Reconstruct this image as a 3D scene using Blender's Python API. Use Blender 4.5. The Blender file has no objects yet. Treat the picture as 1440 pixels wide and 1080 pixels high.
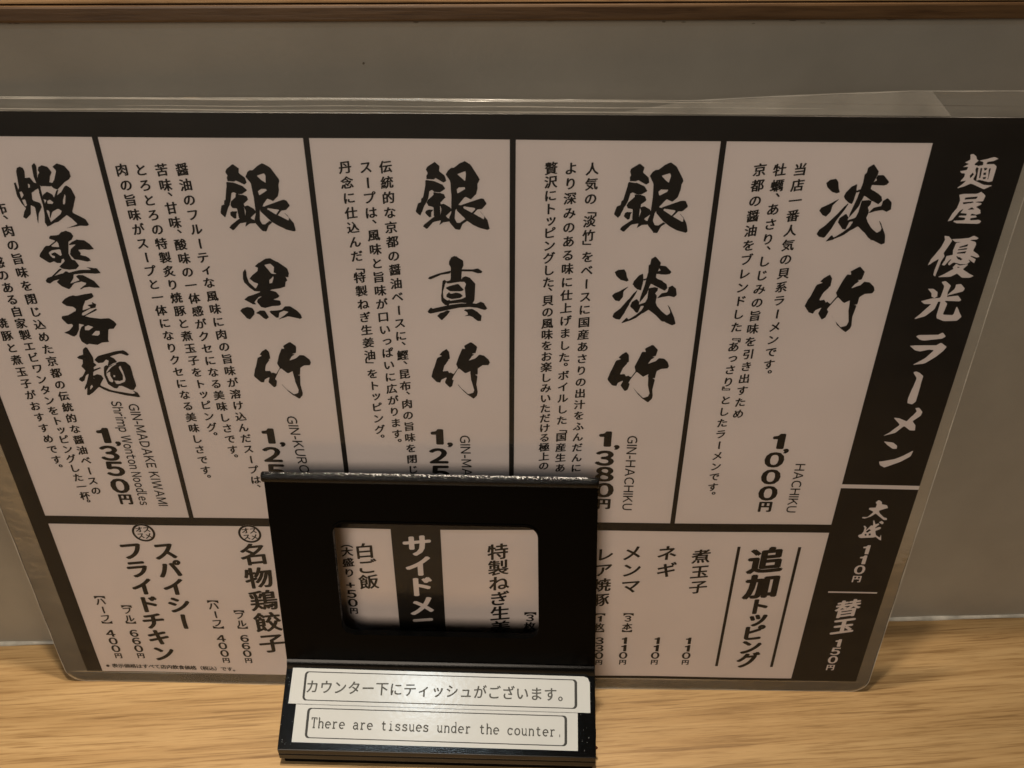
import bpy, math, random
from mathutils import Vector, Matrix

random.seed(7)
K = 0.001                      # the tables below are in millimetres
scene = bpy.context.scene
COL = scene.collection

# ------------------------------------------------------------------ camera
PITCH, ROLL, YAW, HEIGHT, FPX = 0.61072, 0.00315, 0.03715, 0.38986, 1126.4
cam_data = bpy.data.cameras.new('camera')
cam = bpy.data.objects.new('camera', cam_data)
COL.objects.link(cam)
cp, sp, cw, sw, cr, sr = (math.cos(PITCH), math.sin(PITCH), math.cos(YAW),
                          math.sin(YAW), math.cos(ROLL), math.sin(ROLL))
fw = Vector((sw * cp, cw * cp, -sp)); rt = Vector((cw, -sw, 0)); up = Vector((sw * sp, cw * sp, cp))
r2 = rt * cr + up * sr; u2 = up * cr - rt * sr
M = Matrix((r2, u2, -fw)).transposed().to_4x4()
M.translation = Vector((0, 0, HEIGHT))
cam.matrix_world = M
cam_data.sensor_width = 36.0
cam_data.lens = FPX / 1440.0 * 36.0
cam_data.clip_start = 0.01
cam_data.clip_end = 50.0
cam_data.dof.use_dof = True
cam_data.dof.focus_distance = 0.395
cam_data.dof.aperture_fstop = 34.0
scene.camera = cam

# ------------------------------------------------------------------ light
world = bpy.data.worlds.new('World')
scene.world = world
world.use_nodes = True
bg = world.node_tree.nodes['Background']
bg.inputs['Color'].default_value = (1.0, 0.74, 0.50, 1)
bg.inputs['Strength'].default_value = 0.035

def area_lamp(name, loc, aim, size, power, color, spread=180.0):
    l = bpy.data.lights.new(name, 'AREA')
    l.shape = 'DISK'; l.size = size; l.energy = power; l.color = color; l.spread = math.radians(spread)
    o = bpy.data.objects.new(name, l)
    COL.objects.link(o)
    o.location = loc
    o.rotation_euler = (Vector(aim) - Vector(loc)).to_track_quat('-Z', 'Y').to_euler()
    return o
area_lamp('ceiling_lamp', (-0.04, 0.335, 1.43), (-0.12, 0.22, 0), 0.035, 1.45, (1.0, 0.85, 0.66), 60)
area_lamp('ceiling_lamp', (-0.04, 0.215, 1.43), (-0.12, 0.10, 0), 0.05, 1.45, (1.0, 0.85, 0.66), 60)
area_lamp('glare_and_fill_light', (-0.29, -0.68, 1.43), (0, 0.2, 0), 0.05, 1.4, (0.74, 0.90, 1.0))
area_lamp('glare_and_fill_light', (-0.55, -1.40, 1.0), (0, 0.28, 0.12), 1.1, 12.5, (1.0, 0.86, 0.70))  # unseen wide fill, added in front to brighten the menu

scene.view_settings.view_transform = 'Standard'
scene.view_settings.look = 'None'
scene.view_settings.exposure = 0.0
scene.view_settings.gamma = 1.0
scene.cycles.transparent_max_bounces = 16
scene.cycles.max_bounces = 10
scene.cycles.use_denoising = True
scene.cycles.denoising_input_passes = 'RGB_ALBEDO_NORMAL'
scene.cycles.denoising_prefilter = 'ACCURATE'

# ------------------------------------------------------------------ materials
def new_mat(name):
    m = bpy.data.materials.new(name); m.use_nodes = True
    nt = m.node_tree
    return m, nt, nt.nodes['Principled BSDF']

def N(nt, kind, **kw):
    n = nt.nodes.new(kind)
    for k, v in kw.items():
        if k in n.inputs: n.inputs[k].default_value = v
        else: setattr(n, k, v)
    return n

def coords(nt, scale, loc=(0, 0, 0), turn=0.0):
    tc = N(nt, 'ShaderNodeTexCoord'); mp = N(nt, 'ShaderNodeMapping')
    mp.inputs['Scale'].default_value = scale
    mp.inputs['Location'].default_value = loc
    src = tc.outputs['Object']
    if turn:
        t = N(nt, 'ShaderNodeMapping'); t.inputs['Rotation'].default_value = (0, 0, turn)
        nt.links.new(src, t.inputs['Vector']); src = t.outputs['Vector']
    nt.links.new(src, mp.inputs['Vector'])
    return mp.outputs['Vector']

def ramp(nt, fac, stops):
    r = N(nt, 'ShaderNodeValToRGB')
    e = r.color_ramp.elements
    while len(e) < len(stops): e.new(0.5)
    for i, (p, c) in enumerate(stops):
        e[i].position = p; e[i].color = (*c, 1) if len(c) == 3 else c
    nt.links.new(fac, r.inputs['Fac'])
    return r.outputs['Color']

def mixc(nt, a, b, fac, mode='MIX'):
    m = N(nt, 'ShaderNodeMix', data_type='RGBA', blend_type=mode)
    for sock, v in ((m.inputs[6], a), (m.inputs[7], b), (m.inputs[0], fac)):
        if hasattr(v, 'links'): nt.links.new(v, sock)
        else: sock.default_value = v
    return m.outputs[2]

def bump(nt, b, height, strength, dist=0.0004):
    bp = N(nt, 'ShaderNodeBump', Strength=strength, Distance=dist)
    nt.links.new(height, bp.inputs['Height'])
    nt.links.new(bp.outputs['Normal'], b.inputs['Normal'])

def wood_material(name, light, mid, dark, rough=0.42):
    m, nt, b = new_mat(name)
    # long drifting figure, fine pores and thin dark lines, all running along x
    warp = N(nt, 'ShaderNodeTexNoise', Scale=1.0, Detail=2.0)
    nt.links.new(coords(nt, (3.0, 22.0, 22.0), turn=-0.035), warp.inputs['Vector'])
    base = N(nt, 'ShaderNodeTexNoise', Scale=1.0, Detail=6.0, Roughness=0.68, Distortion=0.7)
    nt.links.new(coords(nt, (5.0, 120.0, 120.0), (0.3, 1.7, 0), turn=-0.035), base.inputs['Vector'])
    c = ramp(nt, base.outputs['Fac'], [(0.30, dark), (0.45, mid), (0.62, light)])
    wide = ramp(nt, warp.outputs['Fac'], [(0.35, (0.84, 0.82, 0.78)), (0.65, (1.07, 1.06, 1.05))])
    c = mixc(nt, c, wide, 1.0, 'MULTIPLY')
    fine = N(nt, 'ShaderNodeTexNoise', Scale=1.0, Detail=3.0, Roughness=0.7)
    nt.links.new(coords(nt, (24.0, 640.0, 640.0), turn=-0.035), fine.inputs['Vector'])
    fc = ramp(nt, fine.outputs['Fac'], [(0.36, (0.62, 0.55, 0.46)), (0.50, (1, 1, 1)), (0.70, (1.14, 1.13, 1.12))])
    c = mixc(nt, c, fc, 0.70, 'MULTIPLY')
    pores = N(nt, 'ShaderNodeTexNoise', Scale=1.0, Detail=2.0, Roughness=0.55, Distortion=0.3)
    nt.links.new(coords(nt, (12.0, 460.0, 460.0), (4, 2, 0), turn=-0.035), pores.inputs['Vector'])
    pc = ramp(nt, pores.outputs['Fac'], [(0.33, (0.42, 0.34, 0.26)), (0.39, (1, 1, 1))])
    c = mixc(nt, c, pc, 0.5, 'MULTIPLY')
    nt.links.new(c, b.inputs['Base Color'])
    b.inputs['Roughness'].default_value = rough
    bump(nt, b, fine.outputs['Fac'], 0.35, 0.0003)
    return m

def plain_material(name, color, rough, spec=0.5, var=0.06, scale=40.0, bmp=0.0, bscale=600.0, coat=0.0):
    m, nt, b = new_mat(name)
    n = N(nt, 'ShaderNodeTexNoise', Scale=scale, Detail=3.0)
    nt.links.new(coords(nt, (1, 1, 1)), n.inputs['Vector'])
    lo = tuple(x * (1 - var) for x in color); hi = tuple(min(1, x * (1 + var)) for x in color)
    nt.links.new(ramp(nt, n.outputs['Fac'], [(0.3, lo), (0.7, hi)]), b.inputs['Base Color'])
    b.inputs['Roughness'].default_value = rough
    b.inputs['Specular IOR Level'].default_value = spec
    b.inputs['Coat Weight'].default_value = coat
    if bmp:
        n2 = N(nt, 'ShaderNodeTexNoise', Scale=bscale, Detail=3.0)
        nt.links.new(coords(nt, (1, 1, 1)), n2.inputs['Vector'])
        bump(nt, b, n2.outputs['Fac'], bmp, 0.0003)
    return m

def film_material(name, haze, rough, bstr=0.02, ior=1.46):
    m = bpy.data.materials.new(name); m.use_nodes = True
    nt = m.node_tree; nt.nodes.clear()
    out = N(nt, 'ShaderNodeOutputMaterial')
    tr = N(nt, 'ShaderNodeBsdfTransparent', Color=(0.985, 0.985, 0.98, 1))
    df = N(nt, 'ShaderNodeBsdfDiffuse', Color=(0.82, 0.78, 0.70, 1))
    gl = N(nt, 'ShaderNodeBsdfGlossy', Roughness=rough)
    fr = N(nt, 'ShaderNodeFresnel', IOR=ior)
    nz = N(nt, 'ShaderNodeTexNoise', Scale=1.0, Detail=3.0, Roughness=0.6)
    nt.links.new(coords(nt, (38, 38, 60)), nz.inputs['Vector'])
    bp = N(nt, 'ShaderNodeBump', Strength=bstr, Distance=0.002)
    nt.links.new(nz.outputs['Fac'], bp.inputs['Height'])
    nt.links.new(bp.outputs['Normal'], gl.inputs['Normal'])
    nt.links.new(bp.outputs['Normal'], fr.inputs['Normal'])
    hz = N(nt, 'ShaderNodeMapRange')
    hz.inputs['From Min'].default_value = 0.3; hz.inputs['From Max'].default_value = 0.7
    hz.inputs['To Min'].default_value = haze * 0.6; hz.inputs['To Max'].default_value = haze * 1.4
    nt.links.new(nz.outputs['Fac'], hz.inputs['Value'])
    m1 = N(nt, 'ShaderNodeMixShader'); m2 = N(nt, 'ShaderNodeMixShader')
    nt.links.new(hz.outputs[0], m1.inputs[0])
    nt.links.new(tr.outputs[0], m1.inputs[1]); nt.links.new(df.outputs[0], m1.inputs[2])
    nt.links.new(fr.outputs[0], m2.inputs[0])
    nt.links.new(m1.outputs[0], m2.inputs[1]); nt.links.new(gl.outputs[0], m2.inputs[2])
    nt.links.new(m2.outputs[0], out.inputs['Surface'])
    return m

MAT = dict(
    counter=wood_material('oak_counter', (0.425, 0.285, 0.135), (0.365, 0.235, 0.105), (0.265, 0.160, 0.067)),
    ledge=wood_material('oak_ledge', (0.60, 0.40, 0.21), (0.52, 0.33, 0.165), (0.38, 0.23, 0.11)),
    ledge_edge=wood_material('dark_edge_band', (0.095, 0.052, 0.022), (0.08, 0.043, 0.018), (0.06, 0.032, 0.013)),
    wall=plain_material('painted_wall', (0.275, 0.252, 0.212), 0.30, 0.5, 0.09, 22.0, 0.3, 420.0),
    caulk=plain_material('white_caulk', (0.46, 0.44, 0.39), 0.35, 0.5, 0.35, 90.0, 0.3, 200.0),
    paper=plain_material('menu_paper', (0.76, 0.67, 0.64), 0.6, 0.3, 0.055, 13.0),
    ink=plain_material('black_ink', (0.011, 0.0078, 0.0055), 0.5, 0.3, 0.2, 25.0),
    white=plain_material('unprinted_white', (0.76, 0.67, 0.64), 0.6, 0.3, 0.055, 13.0),
    film=film_material('laminate_over_print', 0.006, 0.14, 0.03, 1.30),
    margin=film_material('laminate_margin', 0.05, 0.17, 0.05, 1.36),
    seam=film_material('laminate_milky_seam', 0.20, 0.24),
    plastic=plain_material('glossy_black_plastic', (0.001, 0.001, 0.001), 0.16, 0.035, 0.1, 50.0, 0.12, 1500.0),
    rim=plain_material('worn_black_rim', (0.002, 0.002, 0.002), 0.12, 0.25, 0.1, 50.0, 1.0, 1800.0),
    film_glint=film_material('laminate_painted_glint', 0.45, 0.2),  # pale haze paints the light caught on film edges and folds
    wear_glint=plain_material('edge_wear_glint', (0.80, 0.82, 0.84), 0.2, 0.9, 0.4, 900.0),  # bright colour stands in for the sparkle on the rim's wear
    stain_wall=plain_material('brown_wall_spot', (0.10, 0.075, 0.05), 0.6),
    foot=plain_material('glossy_black_foot', (0.0016, 0.0016, 0.0016), 0.13, 0.40, 0.1, 50.0, 0.16, 2400.0),
    label=plain_material('white_label_plate', (0.46, 0.485, 0.50), 0.17, 0.34, 0.03, 30.0, 0.12, 420.0),
    groove=plain_material('dark_groove', (0.015, 0.016, 0.015), 0.5),
    label_ink=plain_material('grey_lettering', (0.045, 0.047, 0.043), 0.5),
    stain=plain_material('dried_red_brown_drip', (0.055, 0.008, 0.005), 0.25, 0.5, 0.3, 300.0),
)

# ------------------------------------------------------------------ mesh helpers
def make(name, verts, faces, mat, parent=None, smooth=False):
    me = bpy.data.meshes.new(name)
    me.from_pydata([(x * K, y * K, z * K) for x, y, z in verts], [], faces)
    me.update()
    o = bpy.data.objects.new(name, me)
    me.materials.append(mat)
    if smooth:
        for p in me.polygons: p.use_smooth = True
    COL.objects.link(o)
    if parent: o.parent = parent
    return o

def tag(o, label=None, cat=None, kind=None, group=None):
    if label: o['label'] = label
    if cat: o['category'] = cat
    if kind: o['kind'] = kind
    if group: o['group'] = group
    return o

def thing(name, label, cat, loc=(0, 0, 0), rot=(0, 0, 0)):
    o = bpy.data.objects.new(name, None)
    o.empty_display_size = 0.02
    COL.objects.link(o)
    o.location = [c * K for c in loc]; o.rotation_euler = rot
    return tag(o, label, cat)

def bevel(o, w, seg=2):
    md = o.modifiers.new('bevel', 'BEVEL'); md.width = w * K; md.segments = seg
    md.limit_method = 'ANGLE'; md.angle_limit = math.radians(30)
    return o

def box(x0, x1, y0, y1, z0, z1):
    v = [(x, y, z) for x in (x0, x1) for y in (y0, y1) for z in (z0, z1)]
    return v, [(0, 1, 3, 2), (4, 6, 7, 5), (0, 4, 5, 1), (2, 3, 7, 6), (0, 2, 6, 4), (1, 5, 7, 3)]

def fill2d(contours, resolution=1):
    """triangulate outer contour with holes; returns 2-D verts and faces"""
    cu = bpy.data.curves.new('fill', 'CURVE'); cu.dimensions = '2D'; cu.fill_mode = 'FRONT'
    for c in contours:
        sp_ = cu.splines.new('POLY'); sp_.points.add(len(c) - 1)
        for i, (x, y) in enumerate(c): sp_.points[i].co = (x, y, 0, 1)
        sp_.use_cyclic_u = True
    ob = bpy.data.objects.new('fill', cu)
    me = bpy.data.meshes.new_from_object(ob)
    v = [(q.co.x, q.co.y) for q in me.vertices]; f = [tuple(p.vertices) for p in me.polygons]
    bpy.data.objects.remove(ob); bpy.data.curves.remove(cu); bpy.data.meshes.remove(me)
    return v, f

def chaikin(c, r=0.2):
    out = []
    for i in range(len(c)):
        a, b = c[i], c[(i + 1) % len(c)]
        out.append((a[0] + (b[0] - a[0]) * r, a[1] + (b[1] - a[1]) * r))
        out.append((b[0] + (a[0] - b[0]) * r, b[1] + (a[1] - b[1]) * r))
    return out

_glyph = {}
OWN = {'1': [(.18, .0), (.33, .0), (.33, .735), (.22, .735), (.19, .66), (.13, .62), (.02, .60), (.02, .51), (.18, .51)],
       'I': [(.0, .0), (.09, .0), (.09, .735), (.0, .735)]}
WIDE = {chr(c): chr(c + 0xFEE0) for c in range(0x30, 0x7b) if chr(c).isalnum()}   # the full-width forms have the plainer grotesque shapes
def glyph(ch, weight=0.0):
    key = (ch, weight)
    if key in _glyph: return _glyph[key]
    if ch in OWN:
        _glyph[key] = fill2d([OWN[ch]]); return _glyph[key]
    cu = bpy.data.curves.new('glyph', 'FONT'); cu.body = WIDE.get(ch, ch); cu.size = 1.0
    cu.dimensions = '2D'; cu.fill_mode = 'FRONT'; cu.resolution_u = 3
    ob = bpy.data.objects.new('glyph', cu)
    me = bpy.data.meshes.new_from_object(ob)
    v = [(q.co.x, q.co.y) for q in me.vertices]; f = [tuple(p.vertices) for p in me.polygons]
    bpy.data.objects.remove(ob); bpy.data.curves.remove(cu); bpy.data.meshes.remove(me)
    _glyph[key] = (v, f)
    return v, f

def bbox(v):
    xs = [a[0] for a in v]; ys = [a[1] for a in v]
    return min(xs), min(ys), max(xs), max(ys)

_x0, _y0, _x1, _y1 = bbox(glyph('国')[0])
EMC = ((_x0 + _x1) / 2, (_y0 + _y1) / 2)
EM = (_x1 - _x0) / 0.84

class Flat:
    """collects 2-D pieces (u, v, layer) to be laid on a surface"""
    def __init__(s): s.v = []; s.f = []
    def add(s, v, f, lay=0.0):
        b = len(s.v); s.v += [(x, y, lay) for x, y in v]; s.f += [tuple(b + i for i in p) for p in f]

ROT = set('ー「」『』【】（）〈〉〜')
SMALL = set('っッャュョゃゅょァィゥェォぁぃぅぇぉ')
def thicken(F, v, f, w):
    """heavier stroke: the same glyph laid a few times, shifted by a fraction of a stroke"""
    F.add(v, f)
    if w > 0:
        for k in range(6):
            a = math.tau * k / 6
            F.add([(x + 1.3 * w * math.cos(a), y + 0.7 * w * math.sin(a)) for x, y in v], f, 0.004 * (k + 1))

def put_char(F, ch, cx, cy, em, weight, vertical=True, slant=0.13):
    v, f = glyph(ch)
    if not v: return
    v = [((x - EMC[0]) / EM, (y - EMC[1]) / EM) for x, y in v]
    if ord(ch) < 256 or ch in '１２３':
        if ch in '１２３': ch = str('１２３'.index(ch) + 1); v, f = glyph(ch); v = [(x / EM, y / EM) for x, y in v]
        a, b, c, d = bbox(v)
        v = [((x - (a + c) / 2) * 1.12, y - (b + d) / 2) for x, y in v]
    elif vertical and ch in ROT:
        if ch == 'ー': v = [(y + 0.12 * x * x, -x) for x, y in v]
        else: v = [(y, -x) for x, y in v]
    elif vertical and ch in '、。':
        v = [(x + 0.58, y + 0.55) for x, y in v]
    else:
        if vertical and ch in SMALL: v = [(x + 0.08, y + 0.08) for x, y in v]
        v = [(x, y + slant * x) for x, y in v]
    thicken(F, [(cx + x * em, cy + y * em) for x, y in v], f, weight * em)

def weight_of(ch):
    if ch in '、。「」『』': return 0.55
    if ch in '【】（）': return 0.62
    if ch in SMALL: return 0.86
    return 1.0

def put_column(F, text, a, b, em, weight, slant=0.13):
    w = [weight_of(c) for c in text]
    pos = [0.0]
    for i in range(1, len(text)): pos.append(pos[-1] + (w[i - 1] + w[i]) / 2)
    tot = pos[-1] or 1.0
    for ch, p in zip(text, pos):
        t = p / tot
        cx = a[0] + (b[0] - a[0]) * t; cy = a[1] + (b[1] - a[1]) * t
        if ch == '、' or ch == '。':
            cx -= 0.1 * em; cy -= 0.05 * em
        put_char(F, ch, cx, cy, em, weight, True, slant)
    return math.dist(a, b) / tot

def put_digit(F, ch, cx, cy, h, weight, wide=1.25):
    if ch == '円':
        v, f = glyph(ch); a, b, c, d = bbox(v); s = h * 0.72 / (d - b)
        v = [((x - (a + c) / 2) * s, (y - (b + d) / 2) * s) for x, y in v]
    else:
        v, f = glyph(ch); a, b, c, d = bbox(v)
        ref = bbox(glyph('0')[0]); s = h / (ref[3] - ref[1])
        if ch == '+': s *= 1.0
        v = [((x - (a + c) / 2) * s * wide, (y - (b + d) / 2) * s) for x, y in v]
    thicken(F, [(cx + x, cy + y) for x, y in v], f, weight * h * (0.9 if ch == '円' else 1.25))

def rrect(x0, y0, x1, y1, r, n=6):
    c = []
    for cx, cy, a0 in ((x1 - r, y0 + r, -90), (x1 - r, y1 - r, 0), (x0 + r, y1 - r, 90), (x0 + r, y0 + r, 180)):
        for i in range(n + 1):
            a = math.radians(a0 + 90 * i / n)
            c.append((cx + r * math.cos(a), cy + r * math.sin(a)))
    return c

# ---- lettering tables, in mm on the sheet
BRUSH = {}
BRUSH['gin'] = [[[(-6.15,12.97),(-4.17,11.37),(-4.54,9.6),(-2.25,7.54),(-2.02,5.91),(-3.09,5.15),(-5.99,6.77),(-6.75,6.32),(-9.27,6.3),(-9.35,7.79),(-8.86,8.53),(-9.39,9.86),(-9.04,10.89)]],[[(-9.73,6.0),(-6.77,5.81),(-3.56,4.46),(-2.34,2.9),(-4.43,1.37),(-6.52,1.51),(-7.68,2.25),(-8.44,1.95),(-9.18,-0.95),(-9.87,-2.65),(-10.68,-3.88),(-11.72,-6.37),(-12.55,-7.79),(-14.19,-6.08),(-13.21,-3.13),(-11.97,-2.51),(-11.81,-1.28),(-11.12,-0.66),(-9.98,4.05)]],[[(-6.97,1.5),(-4.59,1.22),(-2.96,0.77),(-2.57,-0.75),(-4.43,-2.29),(-4.33,-3.37),(-4.65,-3.84),(-4.68,-8.19),(-7.26,-8.21),(-7.32,-4.17),(-9.17,-3.87),(-9.78,-2.8),(-9.05,-1.41),(-7.02,0.44)]],[[(-3.11,-2.96),(-0.75,-4.42),(-0.19,-5.66),(-2.69,-7.86),(-2.11,-8.48),(-1.21,-8.79),(-1.25,-10.05),(-3.39,-10.22),(-5.27,-11.5),(-4.58,-9.6),(-7.35,-10.1),(-10.24,-13.13),(-11.56,-12.03),(-11.05,-11.08),(-7.26,-8.21),(-4.81,-7.72),(-4.25,-5.07),(-4.63,-3.37)]],[[(-9.24,-5.27),(-7.37,-5.41),(-8.08,-6.34),(-8.16,-7.91),(-8.94,-8.38),(-10.47,-6.83),(-10.17,-5.74)]],[[(0.07,10.67),(1.1,10.68),(2.77,12.15),(5.0,13.34),(7.46,11.9),(10.6,6.75),(9.83,5.1),(9.79,2.99),(9.0,0.56),(7.17,-1.22),(4.94,-0.23),(2.93,-2.54),(2.61,-3.16),(1.18,-5.34),(0.62,-8.77),(1.48,-10.4),(2.7,-10.39),(4.56,-9.05),(5.46,-9.68),(3.91,-10.79),(2.61,-13.34),(1.09,-13.19),(-1.26,-10.2),(-1.35,-8.48),(-0.51,-6.28),(-0.26,1.1),(-0.55,5.62),(-2.14,8.29),(-1.14,9.77)],[(2.21,8.47),(5.19,9.53),(5.61,8.35),(5.19,5.81),(3.5,7.14)],[(1.73,2.63),(2.8,3.39),(5.04,3.41),(5.17,2.81),(2.13,0.97)]],[[(2.6,-3.31),(4.7,-3.76),(4.08,-4.38),(7.95,-6.84),(11.86,-8.99),(12.18,-7.74),(10.54,-5.73),(11.88,-7.12),(13.52,-9.61),(14.19,-12.76),(13.33,-13.25),(10.28,-12.48),(7.26,-10.92),(4.87,-9.05),(1.49,-5.33),(1.69,-3.78)]],[[(3.2,-3.4),(11.08,-0.64),(12.12,-0.94),(13.15,-2.92),(11.31,-4.79),(9.65,-4.96),(7.8,-6.99),(7.35,-6.68),(8.9,-4.65),(4.39,-3.92)]]]
BRUSH['shin'] = [[[(-0.49,14.08),(0.64,13.79),(2.88,12.14),(3.06,10.32),(2.21,8.47),(2.09,4.13),(3.23,3.52),(-3.49,2.36),(-4.62,3.29),(-2.27,3.93),(-2.08,9.35),(-2.67,10.57),(-2.5,12.09),(-1.65,13.62)]],[[(-2.13,7.87),(-2.17,6.89),(-6.54,5.98),(-10.54,4.01),(-11.29,4.63),(-10.77,5.26),(-7.38,6.53)]],[[(2.15,8.62),(7.4,8.67),(8.84,9.14),(10.6,7.62),(9.67,7.0),(8.52,6.92),(6.8,7.59),(2.13,7.7)]],[[(-5.48,3.44),(-4.73,4.07),(-3.97,3.39),(-4.83,1.56),(-5.6,-0.97),(-5.62,-3.83),(-4.06,-5.1),(-2.86,-4.61),(-2.9,-5.73),(-3.7,-7.35),(-5.01,-7.04),(-6.48,-5.28),(-6.35,-2.25),(-5.82,2.18)]],[[(2.41,5.22),(3.58,5.64),(5.58,4.79),(7.56,2.31),(7.35,-0.85),(6.99,-4.67),(6.07,-6.29),(3.56,-6.31),(3.63,-3.74),(3.15,0.38),(3.78,2.27),(3.23,3.36),(1.48,3.19)]],[[(-4.06,-5.26),(2.15,-4.08),(3.94,-3.1),(3.86,-6.15),(1.22,-5.85),(-3.81,-6.54)]],[[(-4.43,0.62),(-3.24,1.26),(0.58,2.4),(2.84,-0.1),(1.95,-0.9),(-2.73,-0.88)]],[[(-3.18,-1.11),(-2.48,-2.05),(-0.12,-1.49),(1.33,-1.85),(2.48,-2.96),(1.28,-3.77),(-2.56,-4.28),(-4.44,-3.5),(-4.25,-2.55)]],[[(-12.23,-9.71),(-10.83,-8.23),(-9.81,-8.64),(-2.95,-7.02),(1.21,-6.17),(5.34,-6.13),(7.69,-6.27),(9.47,-5.45),(10.93,-6.08),(12.23,-8.49),(11.34,-8.98),(7.66,-8.05),(5.01,-7.75),(1.16,-7.95),(-4.21,-9.14),(-10.8,-10.83),(-11.97,-10.52)]],[[(-3.04,-9.61),(-4.3,-11.58),(-6.47,-13.91),(-8.47,-11.95),(-7.23,-10.63),(-5.42,-9.96),(-4.21,-9.3)]],[[(2.45,-9.23),(3.5,-8.74),(6.17,-8.55),(8.22,-9.83),(9.82,-11.44),(9.63,-13.91),(8.44,-14.08),(6.38,-12.46),(4.92,-11.65),(2.53,-11.84),(4.33,-11.17),(4.06,-10.19)]]]
BRUSH['take'] = [[[(-5.56,10.42),(-4.5,9.02),(-4.26,5.72),(-5.05,5.33),(-4.84,4.99),(-6.55,2.68),(-7.49,0.1),(-7.23,-0.38),(-5.53,-0.03),(-4.86,-1.15),(-4.15,-0.82),(-2.91,-1.62),(-0.99,1.46),(-1.77,3.21),(-0.4,7.18),(0.94,10.49),(2.33,10.5),(1.81,11.9),(4.89,13.79),(7.32,11.65),(6.71,8.52),(5.18,8.34),(6.15,7.88),(4.88,6.93),(3.58,4.86),(6.67,6.16),(8.09,7.75),(10.02,7.45),(11.95,5.74),(12.54,4.01),(11.92,2.88),(9.4,2.7),(7.56,1.4),(7.36,-1.73),(6.23,-1.93),(7.21,-2.31),(6.7,-7.21),(7.21,-10.5),(6.89,-12.17),(5.43,-13.79),(3.18,-12.21),(1.23,-10.24),(-1.51,-6.48),(0.68,-9.25),(3.19,-11.54),(5.2,-10.86),(5.67,-9.19),(4.62,-4.94),(4.28,-1.05),(4.3,-0.08),(2.03,-1.24),(-0.71,1.3),(-3.24,-3.24),(-3.7,-4.06),(-3.02,-4.86),(-3.82,-7.66),(-4.84,-8.33),(-6.87,-5.73),(-5.93,-3.27),(-8.23,-4.44),(-8.72,-5.91),(-10.26,-5.6),(-12.54,-2.86),(-11.69,0.38),(-11.22,1.35),(-9.62,6.14),(-7.63,7.1),(-8.58,7.56),(-7.41,9.15)]]]
BRUSH['tan'] = [[[(-12.97,8.06),(-11.89,9.15),(-9.48,9.48),(-8.52,8.1),(-7.93,5.95),(-7.26,4.72),(-8.23,4.24),(-10.15,4.84),(-12.3,6.68)]],[[(-13.44,-2.1),(-12.64,-0.98),(-10.11,0.31),(-6.92,2.22),(-8.78,0.0),(-9.04,-2.53),(-10.36,-4.46),(-11.85,-3.99)]],[[(-3.32,0.69),(-4.13,-1.85),(-6.19,-5.38),(-7.66,-9.27),(-9.49,-12.55),(-11.29,-12.24),(-12.54,-11.27),(-12.06,-9.63),(-10.11,-7.99),(-6.63,-3.46),(-4.79,-0.91)]],[[(-1.74,7.71),(-1.4,5.39),(-1.57,2.27),(-1.99,0.45),(-3.33,0.84),(-5.05,2.4),(-5.55,3.17),(-4.95,4.74),(-3.4,6.92)]],[[(2.46,14.96),(4.84,12.35),(4.82,11.13),(3.71,7.76),(3.42,6.21),(4.5,5.45),(6.32,4.53),(8.03,3.3),(8.62,1.74),(7.45,0.41),(5.16,1.55),(1.79,3.56),(1.09,1.67),(0.71,-0.54),(-0.58,-2.45),(-2.13,-4.86),(-1.98,-3.1),(-0.52,3.53),(0.25,7.88),(0.1,11.24),(0.77,11.71),(0.88,13.68)]],[[(4.77,11.07),(7.11,11.0),(9.43,8.42),(8.76,7.5),(7.49,7.27),(4.88,7.46),(3.5,7.54),(4.32,8.84),(5.01,9.15),(4.49,10.06)]],[[(-1.4,5.39),(-0.14,5.87),(-0.22,5.09),(-1.19,4.62)]],[[(1.11,1.52),(3.38,2.01),(4.87,1.55),(4.57,0.13),(3.93,-0.82),(4.6,-1.76),(4.58,-3.04),(4.29,-4.63),(4.85,-5.91),(7.33,-8.79),(9.55,-10.39),(10.65,-9.57),(10.68,-8.43),(9.22,-5.71),(10.4,-7.14),(12.57,-11.01),(13.44,-14.28),(12.09,-14.96),(8.96,-13.34),(8.05,-13.19),(7.12,-12.7),(4.51,-10.12),(1.94,-7.87),(-0.27,-9.52),(-2.76,-11.5),(-5.89,-13.17),(-8.79,-14.12),(-6.9,-11.54),(-5.95,-12.35),(-2.87,-10.19),(-0.97,-8.23),(-0.25,-6.28),(-1.42,-6.29),(-2.36,-9.21),(-3.24,-9.22),(-4.69,-7.62),(-5.74,-6.66),(-5.35,-4.89),(-3.43,-3.27),(-2.08,-4.76),(-2.36,-5.66),(0.21,-4.83),(0.79,-3.07)]],[[(4.56,-2.88),(6.26,-0.8),(8.81,-0.14),(8.91,1.75),(10.4,2.7),(12.16,1.15),(12.57,-1.37),(11.37,-2.4),(9.55,-1.72),(6.98,-2.22),(5.28,-2.71)]]]
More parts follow.
